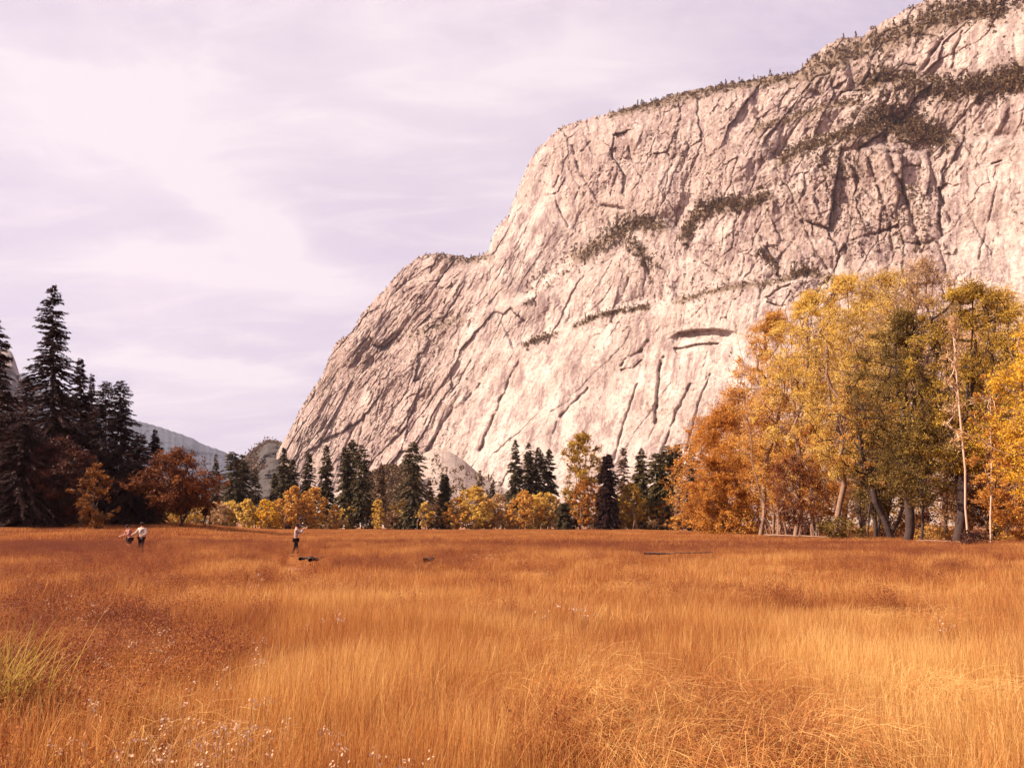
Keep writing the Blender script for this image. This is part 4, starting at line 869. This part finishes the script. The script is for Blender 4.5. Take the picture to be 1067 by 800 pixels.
def build_cliff():
    sx, sy = np.array(SKY, float).T
    STP = .75; cols = np.arange(256, 1331, STP); bot = 562.
    ys = np.interp(cols, sx, sy)+2.2*fbm(cols/9, cols*0+.3, 4, 5)*sstep(262, 320, cols)*1.3+1.2*fbm(cols/2.5, cols*0+.7, 2, 6)
    NR = 780; tt = np.linspace(0, 1, NR)
    PX = np.repeat(cols[:, None], NR, 1); PY = ys[:, None]+(bot-ys[:, None])*tt[None]
    P0 = np.array([(300-CX)/F*1500, 1500.]); P1 = np.array([(1067-CX)/F*760, 760.])
    tg = P1-P0; tg /= np.linalg.norm(tg); nh = np.array([tg[1], -tg[0]]); nh = nh if nh[1] < 0 else -nh
    th = math.radians(19); n3 = np.array([nh[0]*math.cos(th), nh[1]*math.cos(th), math.sin(th)])
    v = (CY-PY)/F; dx = (PX-CX)/F; dy = cp-sp*v; dz = sp+cp*v
    O = np.array([0, 0, EYE]); Q0 = np.array([P0[0], P0[1], 0.])
    R = ((Q0-O)@n3)/(dx*n3[0]+dy*n3[1]+dz*n3[2])
    X = dx*R; Y = dy*R; Z = EYE+dz*R
    s = X*tg[0]+Y*tg[1]; h = Z
    # lean of the joints (degrees from vertical, + = top leans right) and roughness, interpolated from places on the wall
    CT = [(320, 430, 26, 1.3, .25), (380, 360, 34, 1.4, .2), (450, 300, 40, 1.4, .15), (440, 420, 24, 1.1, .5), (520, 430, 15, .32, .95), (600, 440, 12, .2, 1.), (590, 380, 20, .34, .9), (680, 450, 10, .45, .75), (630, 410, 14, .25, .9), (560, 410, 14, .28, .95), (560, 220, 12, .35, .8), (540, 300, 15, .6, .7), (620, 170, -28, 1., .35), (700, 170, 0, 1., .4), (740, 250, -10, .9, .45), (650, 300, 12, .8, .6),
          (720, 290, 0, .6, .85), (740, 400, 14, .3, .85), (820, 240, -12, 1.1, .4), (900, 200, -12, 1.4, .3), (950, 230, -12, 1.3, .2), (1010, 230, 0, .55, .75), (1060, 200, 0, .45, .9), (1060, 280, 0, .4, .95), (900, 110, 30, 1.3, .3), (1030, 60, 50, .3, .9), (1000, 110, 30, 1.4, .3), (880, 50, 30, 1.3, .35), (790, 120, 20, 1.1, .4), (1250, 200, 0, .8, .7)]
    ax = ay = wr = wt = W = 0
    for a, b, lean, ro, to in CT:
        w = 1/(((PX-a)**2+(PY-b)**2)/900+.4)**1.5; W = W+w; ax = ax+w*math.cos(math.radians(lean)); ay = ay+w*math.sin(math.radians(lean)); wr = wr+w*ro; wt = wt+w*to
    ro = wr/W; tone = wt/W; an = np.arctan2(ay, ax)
    # constant-angle layers blended so that the pattern does not shear
    wx = 15*fbm(s/110, h/110, 3, 51); wy = 20*fbm(s/110+9, h/110, 3, 52)
    wx = wx+3.2*fbm(s/13, h/13, 3, 53); wy = wy+4*fbm(s/15, h/15, 3, 54); s2 = s+wx; h2 = h+wy
    disp = 34*fbm(s/260, h/200, 3, 60)
    layers = [-22, 0, 20, 40]; wl = []
    for L in layers: wl.append(np.exp(-((np.degrees(an)-L)/7)**2)+1e-5)
    tot = sum(wl); cell = 0; crack = 0; flute = 0; small = 0; tiny = 0
    for i, (L, w) in enumerate(zip(layers, wl)):
        c, sn = math.cos(math.radians(L)), math.sin(math.radians(L))
        al = h2*c+s2*sn; ac = s2*c-h2*sn; w = w/tot
        f1, f2, idd, ox, oy = worley(ac/44+i*7, al/120, 70+i)
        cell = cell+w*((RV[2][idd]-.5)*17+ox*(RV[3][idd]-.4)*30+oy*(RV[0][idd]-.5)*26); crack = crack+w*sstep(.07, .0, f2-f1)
        f1, f2, idd, ox, oy = worley(ac/15+i*3, al/34, 90+i); msk = sstep(.35, .75, RV[1][idd]+.35*(ro-.7))
        small = small+w*(((RV[2][idd]-.5)*6.5+ox*(RV[3][idd]-.45)*13+oy*(RV[0][idd]-.5)*8)*(.35+.65*msk)+sstep(.09, 0, f2-f1)*2.2)
        f1, f2, idd, ox, oy = worley(ac/5.5+i*5, al/9, 120+i)
        tiny = tiny+w*((RV[2][idd]-.5)*2.6+ox*(RV[3][idd]-.5)*5+oy*(RV[0][idd]-.5)*3)
        flute = flute+w*fbm(ac/16, al/170, 3, 110+i)*7
    patchy = sstep(-.25, .3, fbm(s/70, h/70, 3, 125))
    disp = disp+ro**1.7*cell*.72+np.clip(ro, 0, 1.2)**1.8*crack*3.+small*ro**1.5*(.35+.85*patchy)+flute*(.08+.52*ro)+tiny*(.12+.95*np.clip(ro-.25, 0, 2)*(.25+.75*patchy))
    frac = ridged(s2/30, h2/34, 5, 141, .62)
    disp = disp+(.25+ro*.8)*1.3*fbm(s/6, h/7, 3, 140)-np.clip(ro-.35, 0, 2)*4.*(frac-.3)*(.4+.8*patchy)
    # ledges: the wall above steps back
    wob = 3.5*fbm(PX/14, PY/14, 3, 160)
    for pts, dep in LEDGE:
        D, S, T = polyd(PX, PY+wob, pts); end = sstep(0, .08, T)*sstep(1, .92, T)+.25
        st = sstep(-1.5, 9, S)*np.exp(-np.maximum(S, 0)/46)*np.clip(end, 0, 1)
        side = np.exp(-(np.maximum(0, D-np.abs(S))/12)**2)
        disp = disp+dep*1.9*st*side
    for pts, wd, dep in GROOVE:
        D, S, T = polyd(PX+wob*.5, PY+wob*.4, pts); brk = np.clip(.75+1.3*fbm(PX/10+dep, PY/10, 3, 165), .1, 1.3); disp = disp+dep*.8*brk*np.exp(-(D/(wd*.62))**2)
    # shallow arch with an overhanging lip, lower right
    D, S, T = polyd(PX, PY, [(697, 352), (706, 346), (722, 343), (745, 342), (765, 345), (780, 350)])
    inside = sstep(.5, -1.5, S)*np.exp(-np.maximum(-S-6, 0)/8)*sstep(38, 20, np.abs(PX-732)); disp = disp+19*inside
    D, S, T = polyd(PX, PY, [(710, 362), (725, 358), (741, 357)]); disp = disp+10*sstep(.5, -1, S)*np.exp(-np.maximum(-S, 0)/5)*(D < 8)
    # rim rounds back, upper slopes lie further back
    dr = PY-ys[:, None]
    disp = disp+40*np.exp(-dr/9)+30*np.exp(-dr/34)*sstep(560, 800, PX)
    dd = disp/np.sqrt(dx**2+dy**2+dz**2)
    X = dx*(R+dd); Y = dy*(R+dd); Z = EYE+dz*(R+dd)
    # top behind the rim: falls away from view
    K = 14; back = []
    hx, hy = dx[:, 0]/np.hypot(dx[:, 0], dy[:, 0]), dy[:, 0]/np.hypot(dx[:, 0], dy[:, 0])
    for k in range(K, 0, -1):
        q = 420*(k/K)**1.6; nz = 14*fbm(cols/30+k*.3, cols*0+k*.45, 3, 171)
        zz = Z[:, 0]-q*(.05+.22*sstep(560, 300, cols))+np.minimum(0, nz)
        back.append(np.stack([X[:, 0]+hx*q, Y[:, 0]+hy*q, np.maximum(zz, 0)], -1))
    B = np.stack(back, 1); G0 = np.stack([X, Y, Z], -1)
    A = np.concatenate([B, G0], 1); n, m = A.shape[:2]
    col = np.zeros((n, m, 4)); col[:, :, 3] = 1
    f1, f2, idd, ox, oy = worley(s2/60+h2/190, h2/110, 185); f1, f2, id2, ox, oy = worley(s2/21+h2/60, h2/42, 186)
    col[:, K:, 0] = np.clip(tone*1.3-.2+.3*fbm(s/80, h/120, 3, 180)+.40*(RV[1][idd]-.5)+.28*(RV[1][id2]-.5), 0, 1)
    vm = np.zeros(PX.shape)
    for pts, spd, cnt, sz in VEG:
        D, S, T = polyd(PX, PY, pts); vm = np.maximum(vm, np.exp(-(D/(spd*1.5))**2)*min(1, cnt/(spd*22)))
    vm = vm*sstep(-.5, .25, fbm(PX/6, PY/5, 3, 190)+vm*.6-.3)
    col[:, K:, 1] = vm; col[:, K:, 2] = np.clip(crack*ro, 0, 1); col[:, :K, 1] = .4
    i = (np.arange(n-1)[:, None]*m+np.arange(m-1)[None]).ravel()
    Fc = np.stack([i, i+1, i+m+1, i+m], -1)
    T = NT('granite'); p = T.pos(); a = T.sepattr('rk')
    st = T.noise(T.mapping(p, (.055, .055, .005)), 1., 6, .6, .4)
    st2 = T.noise(T.mapping(p, (.22, .22, .02)), 1., 4, .6)
    bl = T.noise(p, .018, 6, .65); fine = T.noise(p, .22, 6, .75)
    base = T.mix(a[0], (.375, .255, .215), (.68, .545, .475))
    mid = T.noise(p, .055, 6, .7)
    base = T.mix(T.math('MULTIPLY_ADD', bl, 4.6, -1.8, clamp=True), T.mix(.55, base, (.29, .20, .165)), base)
    base = T.mix(T.math('MULTIPLY', T.math('MULTIPLY_ADD', mid, 6., -3.0, clamp=True), .5), base, (.22, .135, .115))
    base = T.mix(T.math('MULTIPLY', T.math('MULTIPLY_ADD', st, 8., -3.8, clamp=True), .75), base, (.24, .15, .14))
    base = T.mix(T.math('MULTIPLY', T.math('MULTIPLY_ADD', st2, 8., -4.0, clamp=True), .6), base, (.62, .50, .43))
    base = T.mix(T.math('MULTIPLY', T.math('MULTIPLY_ADD', fine, 7., -3.6, clamp=True), .62), base, (.13, .075, .06))
    base = T.mix(T.math('MULTIPLY', T.math('MULTIPLY', a[2], T.math('MULTIPLY_ADD', mid, 5, -1.9, clamp=True)), .6), base, (.14, .08, .07))  # shadow inside the cracks painted into the rock colour
    base = T.mix(T.math('MULTIPLY', a[1], .85), base, (.15, .09, .05))
    d = T.n('ShaderNodeBsdfPrincipled', i_Roughness=.9); d.inputs['Specular IOR Level'].default_value = .15; T.l(base, d.inputs['Base Color'])
    bp = T.n('ShaderNodeBump'); bp.inputs['Strength'].default_value = .9; bp.inputs['Distance'].default_value = 2.2
    T.l(T.math('ADD', fine, T.math('MULTIPLY', T.noise(p, .6, 3, .6), .5)), bp.inputs['Height']); T.l(bp.outputs[0], d.inputs['Normal'])
    T.l(d.outputs[0], T.out.inputs[0]); M['granite'] = T.m
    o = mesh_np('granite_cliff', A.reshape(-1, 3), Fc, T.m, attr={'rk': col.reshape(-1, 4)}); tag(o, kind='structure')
    # brush and small pines on the ledges and rim
    rs = np.random.RandomState(77); pts = []
    for pl, spd, cnt, sz in VEG:
        pl = np.array(pl, float); L = np.r_[0, np.cumsum(np.hypot(*np.diff(pl, axis=0).T))]
        for _ in range(int(cnt*2.1)):
            q = rs.rand()*L[-1]; x = np.interp(q, L, pl[:, 0])+rs.randn()*spd*.9; y = np.interp(q, L, pl[:, 1])+rs.randn()*spd*.75
            pts.append((x, y, sz*(.42+1.25*rs.rand()**3)))
    for _ in range(3600):
        x = 300+rs.rand()*770; y = rs.rand()*460
        if fbm(np.array([x/30]), np.array([y/18]), 3, 200)[0] > .10+(.25 if (x > 480 and x < 760 and y > 300) else 0)-(.16 if (x > 820 and y < 250) else 0)+(.3 if (x > 985 and y > 150) else 0): pts.append((x, y, .45+.4*rs.rand()))
    V = []; lf = []
    for x, y, sz in pts:
        ci = int(round((x-256)/STP)); 
        if ci < 1 or ci >= n-1: continue
        yy = ys[ci]
        if y < yy+.5: y = yy+.5+rs.rand()*4
        rj = int((y-yy)/(bot-yy)*(NR-1)); q = G0[ci, min(rj, NR-1)]
        k = 26 if sz < .8 else 44; pine = rs.rand() < .35; wd = sz*(2.0 if pine else 3.0); hh = sz*(8.5 if pine else 3.2)
        u = rs.rand(k); r = wd*(1-u)**.8*rs.rand(k)**.5 if pine else wd*rs.rand(k)**.5*np.sqrt(1-.7*u*u); az = rs.rand(k)*6.28
        c = np.stack([q[0]+r*np.cos(az), q[1]+r*np.sin(az), q[2]+u*hh-.3], -1)
        e = rs.randn(k, 4, 3); e /= np.linalg.norm(e, axis=2)[:, :, None]; e[:, 2] = -e[:, 0]; e[:, 3] = -e[:, 1]
        ss = (.5+.5*rs.rand(k, 1, 1))*max(.7, sz)
        V.append(c[:, None]+e*ss*1.0); lf.append(np.repeat(np.stack([rs.rand(k), np.full(k, rs.rand()), np.zeros(k), np.ones(k)], -1), 4, 0))
    V = np.concatenate(V); o = mesh_np('ledge_brush', V.reshape(-1, 3), np.arange(len(V)*4).reshape(-1, 4), M['brush'], attr={'lf': np.concatenate(lf)})
    tag(o, 'dark brush and tiny pines clinging to the ledges and rim of the granite cliff', 'brush', kind='stuff')
build_cliff()
# ------------------------------------------------------------------ talus, knoll and far mountains
def terrain(name, sky, Y0, Y1, bot, amp, wl, mat, step=1., seed=0, NR=120, depthgain=1.8, edge=1.):
    sx, sy = np.array(sky, float).T; cols = np.arange(sx[0], sx[-1]+.01, step)
    kk = np.exp(-(np.arange(-14, 15)*step/5.)**2); kk /= kk.sum(); yi = np.interp(np.r_[cols[0]+np.arange(-14, 0)*step, cols, cols[-1]+np.arange(1, 15)*step], sx, sy)
    ys = np.convolve(yi, kk, 'valid')+edge*fbm(cols/6, cols*0+seed, 3, seed+3)
    tt = np.linspace(0, 1, NR); PX = np.repeat(cols[:, None], NR, 1); PY = ys[:, None]+(bot-ys[:, None])*tt[None]
    Yd = Y1+(Y0-Y1)*tt[None]**(1/depthgain)+0*PX
    v = (CY-PY)/F; dx = (PX-CX)/F; dy = cp-sp*v; dz = sp+cp*v; k = Yd/dy
    X, Z = dx*k, EYE+dz*k
    s, h = X, Z*1.2+Yd*.3
    dsp = amp*(fbm(s/wl, h/wl, 4, seed+9)*2-ridged(s/wl*1.7, h/wl*1.7, 4, seed+19)*.8)
    f1, f2, idd, ox, oy = worley(s/(wl*.28)+fbm(s/wl, h/wl, 2, 5)*.6, h/(wl*.28), seed+40); dsp = dsp+amp*((RV[2][idd]-.5)*.5+ox*(RV[3][idd]-.5)*1.2+oy*(RV[0][idd]-.5))
    f = 1+dsp/Yd*sstep(0, .06, tt)[None]; X, Yv, Z = X*f, Yd*f, EYE+(Z-EYE)*f
    bx = np.stack([X[:, 0]*1.3, Yv[:, 0]*1.3, np.maximum(-5, Z[:, 0]*.8)], -1)[:, None]
    A = np.concatenate([bx, np.stack([X, Yv, Z], -1)], 1); n, m = A.shape[:2]
    i = (np.arange(n-1)[:, None]*m+np.arange(m-1)[None]).ravel()
    o = mesh_np(name, A.reshape(-1, 3), np.stack([i, i+1, i+m+1, i+m], -1), mat, smooth=True); tag(o, kind='structure')
    return cols, ys, A
def rockmat(name, a, b, c, sc, veg=.5):
    T = NT(name); p = T.pos(); f = T.noise(p, sc, 6, .7); g = T.noise(p, sc*6, 5, .7); q = T.noise(T.mapping(p, (1, 1, .5)), sc*2.3, 5, .6)
    base = T.mix(T.math('MULTIPLY_ADD', f, 2.5, -.75, clamp=True), a, b); base = T.mix(T.math('MULTIPLY', T.math('MULTIPLY_ADD', q, 5., -2.4, clamp=True), veg), base, c)
    base = T.mix(T.math('MULTIPLY', T.math('MULTIPLY_ADD', g, 4., -2.1, clamp=True), .6), base, tuple(x*.5 for x in c))
    d = T.n('ShaderNodeBsdfPrincipled', i_Roughness=.95); T.l(base, d.inputs['Base Color'])
    bp = T.n('ShaderNodeBump'); bp.inputs['Strength'].default_value = .8; bp.inputs['Distance'].default_value = .25/sc
    T.l(T.math('ADD', T.math('MULTIPLY', g, .3), q), bp.inputs['Height']); T.l(bp.outputs[0], d.inputs['Normal']); T.l(d.outputs[0], T.out.inputs[0]); return T.m
terrain('talus_slope', [(255, 552), (300, 530), (340, 515), (372, 508), (385, 498), (402, 492), (420, 482), (440, 472), (455, 468), (468, 470), (482, 478), (495, 490), (512, 503), (560, 522), (640, 530), (760, 532), (900, 534), (1100, 534)], 420, 900, 556, 3., 22,
        rockmat('talus', (.34, .235, .19), (.52, .40, .33), (.17, .10, .07), .12, .9), seed=11)
def talus_stuff():
    rs = np.random.RandomState(9); V = []; lf = []
    for j in range(2300):
        x = rs.rand()*55+378; y = 484+rs.rand()*45
        if j > 1640: x = rs.rand()*50+249; y = 459+rs.rand()*32
        elif j > 1500: x = rs.rand()*120+425; y = 474+rs.rand()*70
        if j > 1640:
            if y < np.interp(x, [249, 256, 266, 279, 290, 300], [484, 477, 467, 459, 461, 470]): continue
        elif y < np.interp(x, [378, 402, 433, 455, 480, 515, 560], [500, 486, 484, 470, 478, 500, 520]): continue
        Yd = 640-(y-484)*3 if j <= 1640 else 1840-(y-459)*9; fz = 1 if j <= 1640 else 2.6; q = at(x, y, Yd); k = 16; c = np.array(q)+rs.randn(k, 3)*1.5*fz; e = rs.randn(k, 4, 3); e /= np.linalg.norm(e, axis=2)[:, :, None]; e[:, 2] = -e[:, 0]; e[:, 3] = -e[:, 1]
        V.append(c[:, None]+e*.9*fz); lf.append(np.repeat(np.stack([rs.rand(k), np.full(k, rs.rand()), np.zeros(k), np.ones(k)], -1), 4, 0))
    V = np.concatenate(V); o = mesh_np('slope_scrub', V.reshape(-1, 3), np.arange(len(V)*4).reshape(-1, 4), M['brush'], attr={'lf': np.concatenate(lf)})
    tag(o, 'dark green-brown scrub covering the foot of the cliff between the pines', 'scrub', kind='stuff')
talus_stuff()
terrain('rocky_knoll', [(200, 556), (232, 505), (246, 488), (256, 478), (262, 470), (270, 462), (279, 457), (290, 459), (300, 466), (320, 500), (340, 556)], 1250, 1900, 556, 30, 130, rockmat('knoll_rock', (.04, .026, .021), (.085, .058, .046), (.03, .02, .014), .02, .8), seed=31)
terrain('distant_mountain', [(-200, 420), (-60, 400), (24, 388), (60, 410), (100, 422), (136, 437), (150, 440), (168, 445), (185, 451), (200, 456), (212, 463), (224, 467), (240, 473), (262, 484), (300, 505), (400, 556)], 3800, 5600, 558, 90, 600, rockmat('hazed_forested_slope', (.024, .028, .046), (.050, .050, .075), (.10, .09, .115), .0035, .6), seed=51, edge=1.4)  # blue of the distant haze painted into the forest colour
terrain('rock_pinnacle', [(-120, 330), (-60, 352), (-20, 358), (0, 364), (10, 363), (14, 366), (18, 384), (24, 400), (40, 470), (60, 556)], 2300, 2900, 558, 70, 90, rockmat('pinnacle_rock', (.17, .11, .10), (.30, .21, .18), (.09, .06, .055), .012), seed=61, step=.6)
# ------------------------------------------------------------------ sun, sky, air
SUN_AZ = math.radians(-97); SUN_EL = math.radians(40)
sd = Vector((math.sin(SUN_AZ)*math.cos(SUN_EL), math.cos(SUN_AZ)*math.cos(SUN_EL), math.sin(SUN_EL)))
sl = bpy.data.lights.new('sun', 'SUN'); sl.energy = 5.0; sl.angle = math.radians(.53); sl.color = (1., .88, .72)
so = bpy.data.objects.new('sun', sl); COL.objects.link(so); so.rotation_euler = sd.to_track_quat('Z', 'Y').to_euler(); so.location = (0, -20, 60)
W = bpy.data.worlds.new('World'); SC.world = W; W.use_nodes = True; t = W.node_tree; t.nodes.clear()
class WT(NT):
    def __init__(s, t): s.t = t
w = WT(t); out = w.n('ShaderNodeOutputWorld'); bg = w.n('ShaderNodeBackground'); bg.inputs[1].default_value = .1
sky = w.n('ShaderNodeTexSky', sky_type='NISHITA'); sky.sun_disc = False; sky.sun_elevation = SUN_EL; sky.sun_rotation = SUN_AZ; sky.altitude = 1200; sky.dust_density = 1.5
tc = w.n('ShaderNodeTexCoord'); sep = w.n('ShaderNodeSeparateXYZ'); w.l(tc.outputs['Generated'], sep.inputs[0])
zz = w.math('MAXIMUM', w.math('ADD', sep.outputs[2], .18), .05)
cb = w.n('ShaderNodeCombineXYZ'); w.l(w.math('DIVIDE', sep.outputs[0], zz), cb.inputs[0]); w.l(w.math('DIVIDE', sep.outputs[1], zz), cb.inputs[1])
pv = cb.outputs[0]
n1 = w.noise(w.mapping(pv, (.9, 1.5, 1), (0, 0, .5), (2.3, .4, 0)), 1.1, 7, .58, .5)
n2 = w.noise(w.mapping(pv, (.45, .6, 1), (0, 0, -.7), (5.3, 1.4, 0)), 1.0, 4, .5)
cm = w.math('MULTIPLY_ADD', w.math('ADD', w.math('MULTIPLY', n1, .6), w.math('MULTIPLY', n2, .4)), 6.2, -2.75, clamp=True)
# brighter veil toward the sun on the left
side = w.math('MULTIPLY_ADD', sep.outputs[0], -.42, .02, clamp=True)
def skyp(px, py):
    d = np.array(ray(px, py)); d /= np.linalg.norm(d); q = max(d[2]+.18, .05); return np.array([d[0]/q, d[1]/q])
def wisp(a, b, wd, amt, seed):
    A, B = skyp(*a), skyp(*b); D = B-A; L = np.linalg.norm(D); D = D/L; wv = w.mapping(pv, (1, 1, 1), (0, 0, 0), (seed, seed*2, 0)); nn = w.noise(wv, 3.2, 5, .6)
    sp_ = w.n('ShaderNodeSeparateXYZ'); w.l(pv, sp_.inputs[0]); X_, Y_ = sp_.outputs[0], sp_.outputs[1]
    al = w.math('DIVIDE', w.math('ADD', w.math('MULTIPLY', X_, float(D[0])), w.math('MULTIPLY_ADD', Y_, float(D[1]), float(-A@D))), float(L))
    ac = w.math('ADD', w.math('MULTIPLY', X_, float(-D[1])), w.math('MULTIPLY_ADD', Y_, float(D[0]), float(A[0]*D[1]-A[1]*D[0])))
    ac = w.math('ADD', ac, w.math('MULTIPLY', w.math('SUBTRACT', nn, .5), wd*3.))
    e = w.math('EXPONENT', w.math('MULTIPLY', w.math('POWER', w.math('DIVIDE', w.math('ABSOLUTE', ac), wd), 2.), -1.))
    e2 = w.math('EXPONENT', w.math('MULTIPLY', w.math('POWER', w.math('ABSOLUTE', w.math('MULTIPLY', w.math('SUBTRACT', al, .5), 1.8)), 4.), -1.))
    return w.math('MULTIPLY', w.math('MULTIPLY', e, e2), w.math('MULTIPLY_ADD', nn, 1.8*amt, -.35*amt, clamp=True))
cm = w.math('ADD', w.math('MULTIPLY', cm, .55), wisp((120, 100), (320, 290), .075, 1.5, 3.))
n3 = w.noise(w.mapping(pv, (1.6, 4.2, 1), (0, 0, .35), (1.3, 4.4, 0)), 1.6, 8, .62, .8); cm = w.math('ADD', cm, w.math('MULTIPLY', w.math('MULTIPLY_ADD', n3, 5., -2.35, clamp=True), .42))
cm = w.math('ADD', cm, wisp((430, 60), (760, 20), .16, 1.1, 15.)); cm = w.math('ADD', cm, wisp((120, 275), (380, 300), .08, 1.6, 7.)); cm = w.math('ADD', cm, wisp((60, 370), (300, 400), .12, 1.3, 9.))
cm = w.math('ADD', cm, wisp((-50, 60), (180, 160), .2, 1., 12.))
cm2 = w.math('ADD', cm, side, clamp=True)
tint = w.mix(1., sky.outputs[0], (1.05, .80, .86), 'MULTIPLY')
veil = w.mix(.86, tint, (3.72, 3.06, 3.74))
col = w.mix(w.math('MULTIPLY', cm2, .78), veil, (5.2, 4.55, 4.65))
w.l(col, bg.inputs[0]); w.l(bg.outputs[0], out.inputs[0])
# haze
def haze():
    x0, x1, y0, y1, z0, z1 = -3500, 3500, -60, 7400, -8, 2300
    V = [(x, y, z) for x in (x0, x1) for y in (y0, y1) for z in (z0, z1)]
    Fc = [[0, 1, 3, 2], [4, 6, 7, 5], [0, 4, 5, 1], [2, 3, 7, 6], [0, 2, 6, 4], [1, 5, 7, 3]]
    T = NT('haze_air'); p = T.n('ShaderNodeVolumePrincipled'); p.inputs['Color'].default_value = (.80, .76, .92, 1); p.inputs['Density'].default_value = 3.5e-5; p.inputs['Anisotropy'].default_value = .2
    T.l(p.outputs[0], T.out.inputs['Volume']); o = mesh_np('haze', np.array(V), np.array(Fc), T.m); tag(o, 'thin lavender haze filling the valley', 'haze', kind='stuff')
import os
if not os.environ.get('NOHAZE'): haze()
# ------------------------------------------------------------------ render settings
SC.view_settings.view_transform = 'Standard'; SC.view_settings.look = 'None'; SC.view_settings.exposure = 1.0; SC.view_settings.gamma = 1
SC.cycles.max_bounces = 6; SC.cycles.diffuse_bounces = 2; SC.cycles.glossy_bounces = 1; SC.cycles.transmission_bounces = 2; SC.cycles.transparent_max_bounces = 4; SC.cycles.volume_bounces = 0
SC.cycles.use_denoising = True; SC.cycles.caustics_reflective = False; SC.cycles.caustics_refractive = False
